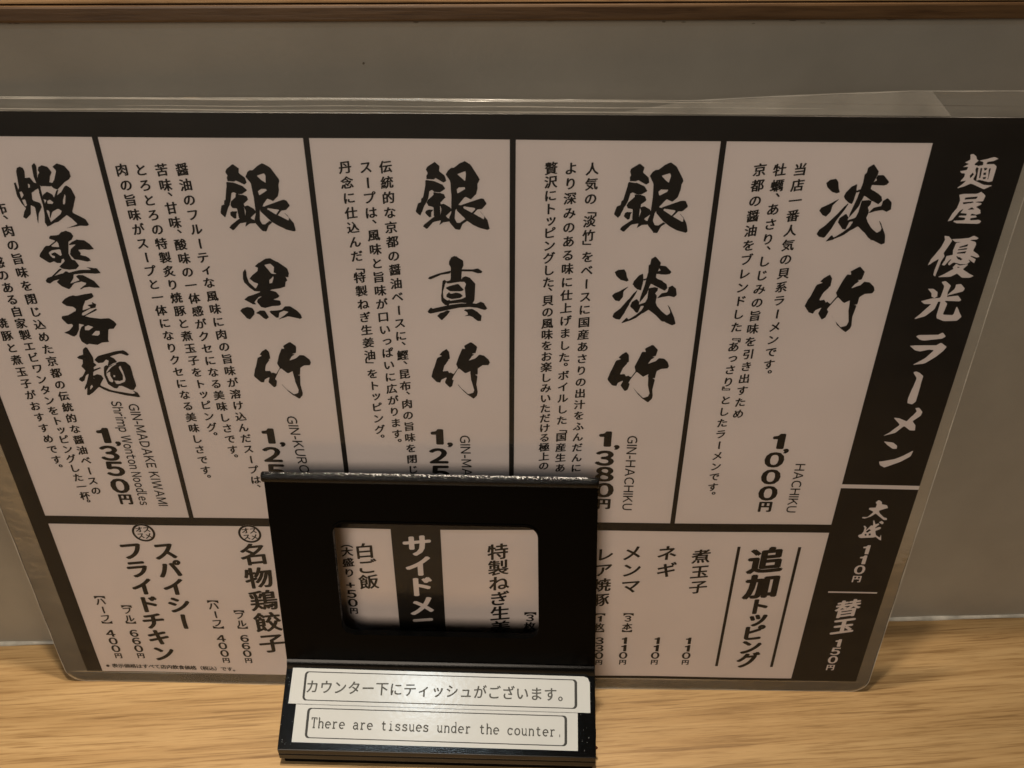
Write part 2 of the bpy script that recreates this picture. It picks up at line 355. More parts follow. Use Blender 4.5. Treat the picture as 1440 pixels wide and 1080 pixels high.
BRUSH['kuro'] = [[[(-8.62,7.63),(-7.63,8.82),(-7.29,7.64),(-7.48,5.66),(-7.06,3.39),(-4.74,0.41),(-3.2,2.57),(-4.84,3.13),(-6.5,4.68),(-5.45,5.96),(-2.63,7.96),(-2.39,9.51),(-3.51,9.86),(-1.67,11.6),(1.21,13.29),(3.06,13.45),(5.48,12.09),(9.27,9.2),(9.7,7.52),(9.13,5.25),(7.99,5.67),(8.71,4.11),(7.96,3.54),(7.55,1.53),(5.14,0.5),(2.17,0.19),(1.03,-0.25),(2.33,-0.53),(3.58,-1.1),(4.69,-2.68),(3.76,-3.56),(1.75,-4.45),(4.65,-4.86),(4.71,-6.33),(3.8,-7.07),(1.35,-7.24),(-2.03,-8.16),(-3.84,-7.59),(-5.09,-5.25),(-4.37,-4.08),(-2.6,-3.04),(-3.96,-3.2),(-5.58,-4.97),(-6.22,-5.56),(-5.57,-6.58),(-7.17,-6.45),(-10.09,-4.57),(-8.53,-3.24),(-5.66,-2.05),(-2.82,-1.01),(-5.19,-0.75),(-7.29,1.1),(-8.75,2.81),(-9.08,4.8)],[(0.42,10.65),(2.98,11.09),(4.24,9.85),(3.49,7.46),(4.74,6.96),(3.39,6.75),(2.64,7.03),(1.37,9.12)],[(3.25,5.76),(3.26,4.91),(2.3,2.91),(1.2,2.67),(1.45,4.33),(2.31,4.76)]],[[(-12.55,-9.6),(-11.54,-8.41),(-9.27,-7.79),(-7.45,-8.22),(-6.85,-9.54),(-7.11,-11.18),(-9.24,-13.45),(-10.25,-13.01),(-11.46,-11.23)]],[[(-6.31,-10.43),(-4.09,-9.22),(-2.48,-9.35),(-1.85,-10.53),(-1.19,-12.47),(-2.26,-13.29),(-3.53,-12.64),(-4.93,-11.16)]],[[(-0.65,-9.78),(0.24,-9.26),(2.67,-9.3),(4.65,-8.69),(6.21,-7.2),(8.1,-7.18),(10.32,-8.78),(11.96,-10.69),(12.55,-12.48),(11.4,-12.94),(6.93,-11.79),(4.65,-12.56),(2.64,-13.33),(5.05,-11.66),(7.35,-9.7),(5.65,-9.27),(3.36,-10.18),(2.61,-12.58),(1.93,-12.58),(0.26,-10.96)]]]
BRUSH['ebi'] = [[[(-9.67,9.62),(-9.0,10.81),(-8.0,11.17),(-6.66,10.68),(-6.41,9.34),(-7.09,6.8),(-5.3,7.26),(-4.23,5.32),(-2.71,4.88),(-3.25,3.06),(-4.73,2.13),(-6.36,1.2),(-6.73,-1.56),(-4.05,-2.78),(-4.05,-4.33),(-5.76,-6.53),(-7.38,-10.96),(-7.18,-9.06),(-6.65,-4.35),(-7.9,-3.43),(-8.93,-6.87),(-11.44,-9.1),(-12.33,-8.16),(-11.45,-6.58),(-10.11,-4.69),(-11.38,-2.84),(-12.26,0.24),(-11.86,4.96),(-11.01,5.27),(-11.06,2.39),(-10.41,3.3),(-10.06,5.42)],[(-6.63,4.85),(-5.91,4.25),(-6.33,3.34),(-7.03,3.03)],[(-10.82,1.47),(-9.82,1.79),(-9.53,0.26),(-10.81,-0.98)],[(-10.7,-1.59),(-9.54,-1.28),(-9.43,-3.44),(-10.23,-4.07)]],[[(-3.13,11.74),(-2.06,12.63),(-1.43,11.46),(-2.42,6.38),(-2.25,3.37),(-2.47,-1.53),(-2.57,-5.57),(-2.15,-9.97),(-2.21,-11.24),(-3.99,-12.05),(-4.5,-10.62),(-3.8,-7.14),(-3.38,-3.08),(-3.3,1.84),(-3.31,4.87),(-3.56,7.58)]],[[(-0.94,10.87),(0.82,11.83),(2.68,11.04),(3.68,9.12),(2.35,7.32),(1.64,5.36),(3.02,4.92),(1.81,3.85),(-0.0,3.84),(-2.07,3.97),(-2.98,5.48),(-1.97,7.89),(-1.02,9.09),(-1.36,9.98)]],[[(4.51,11.2),(6.67,12.55),(8.85,11.83),(10.36,9.77),(10.53,7.98),(9.65,6.63),(7.74,5.71),(5.82,4.19),(4.18,2.66),(2.8,3.1),(1.85,4.0),(3.66,6.13),(5.52,10.03)]],[[(-2.23,0.32),(-0.27,1.86),(1.5,0.65),(1.75,-0.57),(4.7,1.29),(6.9,3.74),(7.78,4.2),(9.14,3.15),(10.07,0.11),(8.59,-3.3),(7.06,-6.11),(11.68,-8.9),(12.33,-11.12),(11.25,-11.7),(8.49,-11.63),(2.96,-12.63),(8.04,-10.99),(6.22,-8.63),(4.72,-7.39),(0.94,-9.94),(-1.1,-10.59),(-4.39,-12.37),(-3.85,-11.57),(2.75,-6.77),(3.32,-5.83),(2.09,-4.75),(-0.61,-6.18),(-2.1,-8.7),(-1.59,-5.87),(-2.94,-5.26),(-3.23,-3.08),(-2.52,-2.77),(-1.4,-1.52),(-2.79,-1.07)],[(-1.38,-1.98),(0.01,-1.36),(1.07,-2.43),(0.46,-2.99),(-1.35,-2.91)],[(6.28,1.0),(6.48,0.08),(5.32,-3.01),(4.56,-3.02),(4.9,-1.47)]],[[(3.68,2.5),(4.29,2.51),(3.23,0.36),(2.27,-0.88),(1.75,-0.57)]]]
BRUSH['kumo'] = [[[(-4.87,9.62),(-4.03,10.3),(-1.09,10.6),(0.84,11.95),(2.5,12.37),(4.09,11.58),(4.86,10.11),(3.5,8.48),(2.31,7.93),(0.82,3.0),(1.55,0.38),(2.57,0.25),(3.78,-2.11),(2.34,-3.53),(-0.66,-3.84),(-3.46,-3.44),(-4.29,-2.61),(-1.55,-0.35),(-1.5,0.76),(-2.63,0.48),(-3.23,-1.2),(-4.91,-1.07),(-6.04,-0.39),(-7.82,-1.1),(-11.02,1.51),(-10.56,2.62),(-8.39,5.11),(-7.16,6.21),(-6.02,6.09),(-2.79,8.29),(-4.94,8.95)],[(-5.31,5.82),(-2.34,8.02),(-1.9,6.8),(-1.99,5.58)],[(-6.85,3.2),(-5.22,4.32),(-1.87,4.62),(-1.83,2.42),(-2.38,1.86),(-4.41,3.5),(-5.88,2.94),(-5.85,2.11),(-4.88,1.84),(-5.11,1.01),(-5.86,1.14),(-6.64,2.1)]],[[(-11.59,-8.62),(-10.14,-7.32),(-8.42,-6.88),(-3.79,-5.56),(-2.17,-4.5),(-1.01,-5.11),(3.51,-4.08),(8.1,-3.76),(6.14,-2.65),(8.78,-3.19),(10.37,-3.17),(11.59,-5.13),(8.97,-5.52),(5.3,-5.33),(0.66,-5.8),(-0.24,-7.65),(-1.69,-9.52),(-1.59,-11.1),(-3.0,-12.33),(-5.89,-11.14),(-7.2,-9.15),(-5.8,-7.99),(-8.15,-8.73),(-10.08,-9.89),(-11.21,-9.61)]],[[(-4.09,-3.31),(-3.5,-3.58),(-7.58,-6.73),(-8.69,-6.88)]],[[(2.01,6.84),(3.88,7.94),(5.92,8.77),(8.45,8.52),(10.18,7.18),(11.4,4.87),(9.76,4.59),(6.91,4.7),(5.0,4.41),(5.95,3.04),(5.24,2.35),(7.23,1.95),(8.59,1.13),(9.05,-0.11),(7.64,-0.49),(5.17,0.13),(2.64,0.52),(1.52,2.18),(1.44,2.86),(2.2,4.66),(4.88,6.86),(2.16,6.43)]],[[(1.19,-6.79),(2.45,-6.07),(4.5,-6.33),(7.68,-8.43),(9.68,-11.57),(7.41,-11.53),(5.32,-11.32),(3.06,-11.78),(1.56,-12.37),(1.37,-12.08),(3.94,-10.47),(4.7,-9.61),(2.75,-8.91),(-0.16,-9.8),(-2.03,-11.25),(-2.08,-9.96),(2.35,-8.43)]]]
BRUSH['don'] = [[[(-8.69,7.43),(-6.8,9.36),(-4.62,10.4),(-2.92,10.71),(-1.92,10.43),(2.41,11.49),(4.66,11.86),(5.24,10.5),(4.03,9.47),(1.36,8.56),(0.43,7.08),(-0.43,5.89),(-1.18,4.11),(2.72,5.48),(1.59,6.36),(3.61,6.82),(3.65,8.0),(5.24,6.84),(4.59,5.35),(2.87,5.04),(-1.76,2.76),(-1.92,1.86),(-1.0,1.72),(4.74,4.91),(4.88,4.17),(-0.8,1.42),(1.0,0.99),(6.29,0.29),(8.84,0.62),(10.46,-0.57),(11.51,-2.07),(9.83,-4.21),(7.55,-4.54),(6.17,-9.48),(6.36,-10.4),(3.49,-10.75),(0.97,-11.86),(-2.22,-11.27),(-3.46,-11.75),(-5.28,-10.22),(-5.59,-8.05),(-4.87,-5.59),(-3.47,-3.44),(-2.12,-2.51),(-4.03,-1.92),(-4.9,-4.67),(-6.4,-7.14),(-7.74,-8.02),(-9.45,-7.17),(-11.51,-6.12),(-8.86,-5.02),(-6.98,-3.17),(-7.0,-2.26),(-8.95,-2.34),(-10.65,0.42),(-10.13,1.33),(-7.22,1.96),(-3.99,3.78),(-3.52,4.53),(-4.19,5.56),(-6.65,5.98)],[(-2.09,-3.42),(-0.51,-2.65),(1.5,-3.39),(-0.87,-5.09),(-2.49,-4.95)],[(-0.33,-7.23),(1.86,-5.21),(3.48,-5.35),(3.26,-6.73),(2.09,-7.51)]]]
BRUSH['men'] = [[[(-10.08,7.34),(-8.88,8.15),(-7.34,8.64),(-6.72,11.17),(-5.39,12.28),(-4.54,11.82),(-3.93,9.31),(-3.3,7.42),(-3.74,5.18),(-2.6,3.59),(-4.41,2.61),(-4.42,1.48),(-1.57,2.64),(-1.13,2.16),(-4.96,0.5),(-5.51,-1.62),(-3.58,-0.78),(-2.0,-1.25),(-1.45,-3.04),(-3.37,-5.53),(-3.63,-6.52),(0.4,-8.8),(9.21,-10.53),(10.7,-10.34),(9.64,-8.69),(11.64,-10.0),(12.33,-12.0),(11.11,-12.28),(7.23,-11.56),(-0.38,-9.64),(-3.18,-8.17),(-4.52,-7.19),(-8.04,-10.23),(-9.46,-11.25),(-10.81,-11.44),(-9.42,-7.25),(-11.07,-8.6),(-10.8,-7.6),(-9.33,-5.27),(-7.4,-0.66),(-8.57,-1.33),(-9.98,-3.96),(-11.16,-4.63),(-12.33,-3.66),(-11.78,-2.67),(-10.46,-2.0),(-8.25,0.95),(-9.5,3.2),(-8.45,4.49),(-7.98,6.25),(-9.45,6.56)],[(-7.48,-5.91),(-7.02,-6.89),(-8.61,-8.57),(-8.41,-7.24)],[(-5.77,-2.6),(-4.74,-1.93),(-5.65,-3.25)]],[[(-3.07,6.15),(-1.35,7.92),(3.24,9.39),(6.85,10.38),(10.37,11.04),(11.75,9.8),(12.27,8.7),(11.37,8.22),(8.86,9.45),(3.97,7.82),(5.46,7.04),(6.4,5.14),(4.27,4.47),(2.2,3.01),(2.08,3.65),(2.93,5.9),(1.92,6.36),(0.1,4.75),(-1.64,4.57)]],[[(0.03,2.82),(1.51,3.64),(2.53,3.17),(5.08,4.32),(7.61,5.47),(9.84,5.34),(11.64,3.43),(11.58,-0.44),(11.77,-6.34),(10.4,-8.51),(9.1,-8.53),(5.59,-6.41),(4.07,-6.76),(3.23,-7.83),(1.85,-7.62),(-0.25,-5.66),(-0.71,-1.24)],[(2.45,2.85),(5.4,4.49),(5.93,4.33),(3.26,2.7),(0.54,-0.25),(2.12,0.42),(1.78,-1.53),(2.5,-3.81),(1.97,-4.81),(0.7,-4.16),(0.21,-1.55),(0.47,0.4)],[(6.42,2.89),(7.39,3.39),(7.69,1.13),(7.96,-3.1),(7.5,-4.41),(5.25,-5.43),(3.49,-5.61),(2.79,-3.81),(4.18,-3.96),(5.29,-4.11),(6.73,-3.44),(7.15,-1.15)],[(3.19,-1.03),(4.11,-1.34),(3.62,-2.16),(2.94,-2.01)]]]
BRUSH['men_w'] = [[[(-4.78,6.39),(-3.89,6.55),(-2.38,5.63),(-2.1,4.7),(-0.99,4.08),(-2.23,2.97),(-2.04,2.35),(-0.95,2.35),(-1.47,0.93),(-0.7,-0.65),(-1.15,-2.88),(3.25,-4.94),(6.78,-5.07),(3.73,-6.55),(-1.36,-4.33),(-3.57,-5.47),(-6.2,-6.3),(-4.25,-4.19),(-3.58,-3.22),(-5.81,-3.72),(-4.58,-1.95),(-4.78,-0.68),(-6.44,-0.37),(-6.78,0.26),(-4.41,0.75),(-4.36,1.7),(-6.24,1.69),(-4.26,2.96),(-6.11,3.42),(-4.19,4.37)],[(-2.87,-1.3),(-2.05,-0.34),(-1.39,-0.97),(-2.39,-2.41)]],[[(-0.83,4.08),(1.06,4.56),(4.24,5.36),(5.99,4.75),(4.36,3.96),(2.22,3.79),(1.93,2.69),(5.0,2.87),(6.07,1.93),(6.29,-3.47),(5.13,-3.8),(0.79,-3.03),(0.25,-3.35),(-0.31,1.26),(-1.44,1.88),(1.04,2.53),(0.71,3.62)],[(0.31,1.26),(0.89,1.42),(1.39,-2.38),(0.76,-2.39)],[(1.68,1.43),(2.74,1.53),(2.85,0.65),(1.96,0.48)],[(1.88,-0.31),(2.93,-0.14),(3.1,-1.25),(2.16,-1.26)],[(2.19,-1.9),(3.29,-1.89),(3.37,-2.69),(2.43,-2.7)],[(3.44,1.28),(4.23,1.29),(4.52,-2.84),(4.16,-2.68)]]]
BRUSH['ya_w'] = [[[(-4.77,5.09),(-3.56,5.33),(2.14,5.47),(2.9,6.13),(4.0,5.65),(5.08,4.68),(4.87,2.71),(3.32,2.53),(1.82,2.19),(4.52,1.72),(4.4,1.06),(2.67,0.38),(4.98,-0.93),(5.22,-2.26),(3.54,-2.61),(1.83,-2.29),(1.75,-3.13),(3.96,-2.94),(4.21,-3.78),(2.0,-3.97),(2.08,-4.81),(5.42,-4.61),(6.38,-5.11),(6.03,-6.13),(-2.61,-6.03),(-4.3,-5.2),(-0.08,-4.66),(0.06,-3.98),(-2.62,-3.67),(-2.44,-3.16),(0.09,-2.97),(0.22,-2.3),(-2.45,-1.99),(-1.63,-0.32),(-2.96,-1.33),(-4.84,-5.03),(-6.38,-5.32),(-5.49,-2.69),(-4.07,0.32),(-3.85,2.97)],[(-2.37,3.96),(2.45,4.39),(2.07,3.51),(-2.33,3.24)],[(-2.66,2.15),(0.76,2.51),(1.5,2.19),(0.04,1.68),(-2.31,1.5)],[(0.07,-0.64),(1.39,0.37),(2.64,-0.62),(0.44,-0.8)]]]
BRUSH['yu_w'] = [[[(-6.35,8.48),(-4.94,8.49),(-2.89,6.83),(-3.76,4.2),(-4.81,1.55),(-4.15,0.42),(-4.85,-2.26),(-5.4,-8.27),(-6.28,-7.7),(-6.52,-6.14),(-5.98,-0.74),(-8.34,-2.68),(-9.73,-3.54),(-8.84,-0.77),(-6.49,3.8),(-5.71,6.81)]],[[(-3.17,7.2),(-0.37,7.3),(3.08,7.63),(4.89,8.68),(6.9,7.85),(6.41,7.1),(4.0,6.89),(6.39,5.98),(6.84,5.05),(6.36,2.41),(8.47,1.29),(9.52,0.16),(8.56,-0.23),(5.84,0.51),(8.42,-0.99),(8.15,-2.53),(5.57,-1.02),(6.56,-1.97),(5.76,-2.93),(2.53,-2.96),(0.16,-2.22),(-1.26,-3.58),(-1.83,-2.81),(-0.92,-0.89),(-1.59,-1.08),(-3.05,-3.59),(-4.18,-3.41),(-3.52,-1.87),(-3.43,0.43),(-1.04,0.83),(-1.39,2.72),(-0.99,5.73),(0.68,6.12),(-1.44,6.1)],[(0.5,4.24),(3.77,5.21),(3.63,4.46),(0.66,3.68)],[(0.46,3.11),(3.85,3.71),(3.71,2.95),(0.39,2.73)],[(0.48,1.79),(3.87,2.39),(3.43,1.44),(0.4,1.41)],[(0.49,0.46),(1.72,-0.1),(3.37,-0.85),(2.81,-1.43),(1.22,-0.87)]],[[(1.4,-2.78),(2.69,-3.54),(6.12,-2.93),(4.62,-5.26),(7.23,-6.79),(9.73,-7.94),(8.49,-8.65),(5.23,-8.68),(2.9,-6.83),(0.44,-8.41),(-4.26,-8.46),(-1.8,-6.87),(0.91,-4.91),(0.39,-4.33)],[(1.96,-4.13),(3.03,-4.12),(2.66,-4.7)]]]
BRUSH['ko_w'] = [[[(-2.71,8.57),(-1.31,8.78),(1.36,7.03),(1.03,4.24),(1.14,1.84),(3.72,2.47),(5.55,2.48),(7.29,0.89),(6.6,0.08),(0.66,0.22),(2.1,-0.98),(1.59,-5.89),(6.04,-5.85),(6.31,-2.16),(7.8,-4.19),(9.42,-6.64),(8.28,-8.51),(2.74,-8.78),(-0.2,-7.56),(-0.72,-6.33),(-0.7,-0.2),(-1.8,-0.21),(-2.41,-3.47),(-4.99,-6.37),(-9.42,-7.99),(-7.17,-5.16),(-4.17,-1.04),(-7.12,-1.07),(-8.72,0.13),(-4.75,1.18),(-1.37,1.61),(-1.08,6.61)]],[[(-7.38,5.56),(-5.19,5.58),(-3.17,4.2),(-2.64,2.2),(-3.71,1.39),(-5.02,2.18),(-5.44,3.78)]],[[(0.79,2.44),(3.51,5.86),(3.25,7.44),(5.19,7.66),(7.27,5.5),(6.87,4.3),(4.12,3.67)]]]
BRUSH['ra_w'] = [[[(-6.08,5.72),(-5.12,6.41),(2.37,6.66),(4.35,7.7),(5.98,5.85),(4.75,4.82),(-2.95,3.88),(-4.62,4.46)]],[[(-7.65,1.43),(-6.17,1.62),(2.93,1.72),(4.86,3.02),(7.65,1.16),(6.72,-1.01),(4.37,-3.64),(0.58,-6.76),(-4.19,-7.7),(0.01,-4.57),(2.79,-0.62),(1.16,-0.2),(-3.19,-1.11),(-4.82,-0.7)]]]
BRUSH['bar_w'] = [[[(-2.38,7.58),(-1.38,8.21),(0.83,7.16),(2.34,5.84),(2.22,1.77),(2.38,-6.52),(1.23,-8.21),(-0.89,-7.68),(-1.4,-5.63),(-0.83,-0.09),(-0.3,4.91)]]]
BRUSH['me_w'] = [[[(3.36,7.32),(4.87,7.62),(7.07,5.29),(6.76,3.39),(3.9,0.48),(5.75,-1.42),(6.33,-4.32),(4.31,-4.35),(0.88,-1.96),(-2.2,-5.89),(-7.07,-7.62),(-4.05,-4.94),(-0.84,-1.5),(-4.58,2.29),(-1.67,1.85),(1.49,0.45),(3.17,3.34),(4.56,5.73)]]]
BRUSH['n_w'] = [[[(-7.12,7.2),(-2.93,6.76),(-0.41,4.8),(-0.45,3.3),(-2.09,3.28),(-5.54,5.73)]],[[(-6.59,-3.86),(-5.39,-3.64),(0.07,-2.24),(3.69,-0.16),(7.12,2.6),(6.7,-0.63),(2.92,-3.73),(-3.31,-7.2),(-5.7,-5.89)]]]
BRUSH['dai_w'] = [[[(-1.74,4.3),(-0.45,5.89),(1.34,4.7),(1.49,3.47),(4.08,2.99),(4.74,1.41),(3.21,0.86),(1.01,-0.41),(1.62,-1.82),(4.42,-4.28),(5.8,-4.8),(5.91,-5.87),(4.52,-5.89),(2.12,-3.96),(0.0,-2.03),(-2.28,-4.2),(-4.54,-5.31),(-5.91,-4.79),(-5.61,-4.25),(-3.63,-4.4),(-1.31,-1.16),(-3.84,0.23),(-3.81,1.29),(-0.81,1.51),(-0.71,3.44)]]]
BRUSH['mori_w'] = [[[(-5.75,-3.57),(-5.45,-3.01),(-4.3,-2.44),(-3.63,-0.41),(-3.75,1.41),(-4.51,2.31),(-4.04,2.68),(-2.85,1.79),(-2.87,-0.04),(-1.0,2.91),(-0.02,2.92),(-0.82,5.81),(-0.35,6.17),(0.65,3.66),(2.02,4.4),(2.74,3.69),(1.4,2.22),(1.09,1.12),(3.08,2.24),(4.09,1.53),(3.46,0.61),(1.71,-0.33),(2.58,-2.89),(4.61,-4.34),(5.03,-2.48),(5.75,-6.17),(4.63,-5.63),(2.55,-4.0),(1.79,-4.38),(-4.01,-5.03),(-5.12,-4.49)],[(-2.7,-0.77),(-1.35,0.72),(-0.34,0.0),(-1.97,-1.49)],[(-2.89,-2.42),(-1.95,-2.22),(-1.84,-3.33),(-2.67,-3.41)],[(-1.01,-2.02),(-0.19,-1.9),(0.11,-3.22),(-0.73,-3.24)]],[[(2.17,4.95),(3.35,5.87),(4.58,4.8),(3.86,3.71)]]]
BRUSH['kae_w'] = [[[(-5.5,0.48),(-3.13,1.63),(-2.82,3.02),(-1.01,3.88),(-0.82,5.81),(-0.13,4.44),(-0.26,2.23),(1.22,2.81),(1.96,5.86),(3.13,5.05),(3.21,2.85),(2.31,1.45),(5.5,-2.12),(4.82,-2.69),(2.67,-0.21),(3.09,-2.16),(2.89,-4.97),(0.66,-5.86),(-2.17,-3.93),(-2.98,-1.99),(-5.01,-2.86),(-3.61,-0.88)],[(-1.03,-1.67),(0.51,-1.37),(0.18,-3.61),(-1.34,-3.08)]]]
BRUSH['dama_w'] = [[[(-4.12,3.98),(-1.35,4.31),(0.37,5.76),(2.16,4.94),(2.52,3.25),(0.34,2.07),(1.73,1.23),(1.81,-1.06),(3.82,0.99),(5.27,-1.0),(3.4,-2.76),(3.97,-4.49),(2.73,-5.38),(-2.11,-5.76),(-4.45,-4.35),(-5.27,-2.34),(-4.8,-0.61),(-3.3,-0.0),(-1.74,2.31)],[(-2.71,-2.87),(-1.27,0.03),(0.19,-1.09),(-0.55,-3.41)]]]
TITLES = [('淡竹', [('tan', 362.46, 264.77, 1.038), ('take', 363.78, 225.61, 1.05)]), ('銀淡竹', [('gin', 285.41, 266.72, 1.015), ('tan', 285.88, 228.63, 1.0), ('take', 285.92, 190.59, 1.019)]), ('銀真竹', [('gin', 209.32, 266.74, 1.0), ('shin', 209.94, 228.59, 1.0), ('take', 210.38, 191.1, 1.0)]), ('銀黒竹', [('gin', 134.19, 265.68, 0.993), ('kuro', 133.45, 227.95, 1.0), ('take', 134.34, 190.44, 1.012)]), ('蝦雲呑麺', [('ebi', 55.68, 265.69, 1.0), ('kumo', 55.91, 239.7, 1.0), ('don', 56.79, 213.85, 1.0), ('men', 57.7, 188.58, 1.0)]), ('W麺屋優光ラーメン', [('men_w', 404.19, 277.66, 1.0), ('ya_w', 404.36, 264.01, 1.0), ('yu_w', 404.78, 244.42, 1.0), ('ko_w', 405.2, 225.45, 1.0), ('ra_w', 404.82, 203.88, 1.0), ('bar_w', 404.29, 185.06, 1.0), ('me_w', 403.82, 167.67, 1.0), ('n_w', 404.92, 150.1, 1.0)]), ('W大盛', [('dai_w', 403.92, 118.42, 1.0), ('mori_w', 404.39, 106.1, 1.0)]), ('W替玉', [('kae_w', 403.82, 54.24, 1.0), ('dama_w', 404.29, 41.78, 1.0)])]
COLUMNS = [
 ('当店一番人気の貝系ラーメンです。', (338.58, 277.93), (340.8, 190.99)),
 ('牡蠣、あさり、しじみの旨味を引き出すため', (331.11, 277.72), (331.37, 170.87)),
 ('京都の醤油をブレンドした『あっさり』としたラーメンです。', (323.76, 277.67), (325.47, 126.18)),
 ('人気の「淡竹」をベースに国産あさりの出汁をふんだんに', (261.81, 277.6), (261.81, 140.8)),
 ('より深みのある味に仕上げました。ボイルした「国産生あ', (253.97, 277.68), (254.51, 140.7)),
 ('贅沢にトッピングした、貝の風味をお楽しみいただける極上の', (246.58, 277.62), (247.04, 141.8)),
 ('伝統的な京都の醤油ベースに、鰹、昆布、肉の旨味を閉じ', (184.9, 277.53), (187.19, 139.38)),
 ('スープは、風味と旨味が口いっぱいに広がります。', (177.46, 277.37), (181.33, 154.28)),
 ('丹念に仕込んだ「特製ねぎ生姜油」をトッピング。', (169.75, 277.32), (173.82, 156.49)),
 ('醤油のフルーティな風味に肉の旨味が溶け込んだスープは、', (108.79, 276.23), (113.6, 127.31)),
 ('苦味、甘味、酸味の一体感がクセになる美味しさです。', (101.05, 276.01), (105.82, 144.27)),
 ('とろとろの特製炙り焼豚と煮玉子をトッピング。', (93.28, 275.95), (98.57, 156.29)),
 ('肉の旨味がスープと一体になりクセになる美味しさです。', (86.04, 275.9), (91.23, 132.57)),
 ('布、肉の旨味を閉じ込めた京都の伝統的な醤油ベースの', (35.63, 260.73), (37.04, 124.56)),
 ('感のある自家製エビワンタンをトッピングした一杯。', (27.72, 238.55), (31.09, 117.28)),
 ('焼豚と煮玉子がおすすめです。', (20.65, 211.78), (23.59, 137.71)),
]
PRICES = [
 ('1,000円', [(351.5, 156.49), (354.39, 150.73), (351.29, 146.38), (351.27, 136.8), (351.51, 127.38), (351.49, 119.41)]),
 ('1,380円', [(274.12, 157.02), (278.26, 152.06), (274.45, 146.53), (275.0, 137.56), (275.4, 128.37), (275.74, 120.21)]),
 ('1,250円', [(199.07, 157.39), (203.36, 152.63), (199.28, 147.11), (199.69, 137.54), (199.8, 128.12), (200.17, 120.59)]),
 ('1,250円', [(123.17, 156.6), (127.72, 151.64), (123.42, 146.49), (123.98, 136.9), (124.29, 127.47), (124.9, 119.92)]),
 ('1,350円', [(48.71, 156.03), (52.96, 151.05), (48.85, 146.29), (49.3, 137.5), (49.21, 127.65), (49.98, 119.68)]),
]
LATIN = [
 ('HACHIKU', (363.56, 144.18), (364.04, 116.19)),
 ('GIN-HACHIKU', (286.19, 158.89), (286.84, 116.76)),
 ('GIN-MADAKE', (211.35, 158.12), (212.5, 118.22)),
 ('GIN-KUROCHIKU', (134.84, 167.34), (138.69, 117.14)),
 ('GIN-MADAKE KIWAMI', (65.83, 172.77), (67.11, 116.09)),
 ('Shrimp Wonton Noodles', (58.63, 174.15), (58.36, 116.39)),
]
VERTICAL = [
 ('追加', (357.27, 85.83), (358.08, 68.82), 0.045, 1.0, 'heading'),
 ('トッピング', (358.47, 55.07), (358.8, 15.76), 0.045, 1.15, 'heading'),
 ('煮玉子', (325.3, 88.31), (326.18, 67.99), 0.022, 0.9, 'topping_name'),
 ('ネギ', (308.45, 90.11), (309.22, 78.98), 0.022, 0.9, 'topping_name'),
 ('メンマ', (291.48, 89.84), (292.34, 67.7), 0.022, 0.9, 'topping_name'),
 ('レア焼豚', (278.19, 88.71), (277.73, 58.13), 0.022, 0.9, 'topping_name'),
 ('【３本】', (292.81, 49.88), (292.87, 34.66), 0.03, 0.9, 'topping_name'),
 ('【１枚】', (278.23, 49.62), (278.38, 34.39), 0.03, 0.9, 'topping_name'),
 ('110円', (325.74, 29.72), (325.94, 12.92), 0.03, 0.95, 'price'),
 ('110円', (309.34, 29.42), (309.4, 12.59), 0.03, 0.95, 'price'),
 ('110円', (292.16, 29.09), (292.46, 12.26), 0.03, 0.95, 'price'),
 ('330円', (279.08, 28.85), (279.68, 12.01), 0.03, 0.95, 'price'),
 ('名物鶏餃子', (105.55, 85.94), (105.42, 23.97), 0.025, 0.93, 'heading'),
 ('【フル】', (91.38, 48.83), (91.48, 33.84), 0.025, 0.95, 'size_name'),
 ('660円', (91.18, 27.46), (90.67, 10.27), 0.03, 0.95, 'price'),
 ('【ハーフ】', (78.99, 55.67), (78.67, 33.6), 0.025, 0.95, 'size_name'),
 ('400円', (78.65, 27.23), (78.47, 10.03), 0.03, 0.95, 'price'),
 ('スパイシー', (61.66, 87.55), (60.97, 39.04), 0.04, 1.02, 'heading'),
 ('フライドチキン', (45.05, 87.28), (45.24, 14.65), 0.04, 1.02, 'heading'),
 ('【フル】', (33.13, 50.84), (32.74, 35.91), 0.025, 0.95, 'size_name'),
 ('660円', (32.57, 29.57), (32.36, 12.19), 0.03, 0.95, 'price'),
 ('【ハーフ】', (20.73, 57.15), (20.1, 35.68), 0.025, 0.95, 'size_name'),
 ('400円', (20.02, 29.34), (20.13, 11.96), 0.03, 0.95, 'price'),
 ('特製ねぎ生姜油', (225.78, 90.16), (227.15, 27.87), 0.02, 1.0, 'side_dish_name'),
 ('【３枚】', (242.21, 50.49), (242.08, 34.51), 0.03, 1.0, 'side_dish_name'),
 ('白ご飯', (160.54, 89.58), (160.88, 69.11), 0.02, 1.0, 'side_dish_name'),
 ('（大盛り', (151.94, 94.46), (151.59, 74.95), 0.03, 0.86, 'side_dish_name'),
 ('+50円', (151.32, 66.76), (151.37, 48.37), 0.03, 0.95, 'price'),
 ('Wサイドメニュー', (186.61, 93.65), (187.0, 14.63), 0.04, 1.05, 'heading'),
 ('W110円', (404.42, 93.92), (404.06, 74.4), 0.03, 0.95, 'price'),
 ('W150円', (404.19, 29.6), (403.95, 10.57), 0.03, 0.95, 'price'),
]

# ------------------------------------------------------------------ setting
WALL_Y, LEDGE_Z = 303.9, 333.1
v, f = box(-1500, 1500, -170, WALL_Y - 0.0, -35, 0)
counter = bevel(make('counter', v, f, MAT['counter']), 2.0, 3)
tag(counter, 'oak counter top with fine horizontal grain', kind='structure')

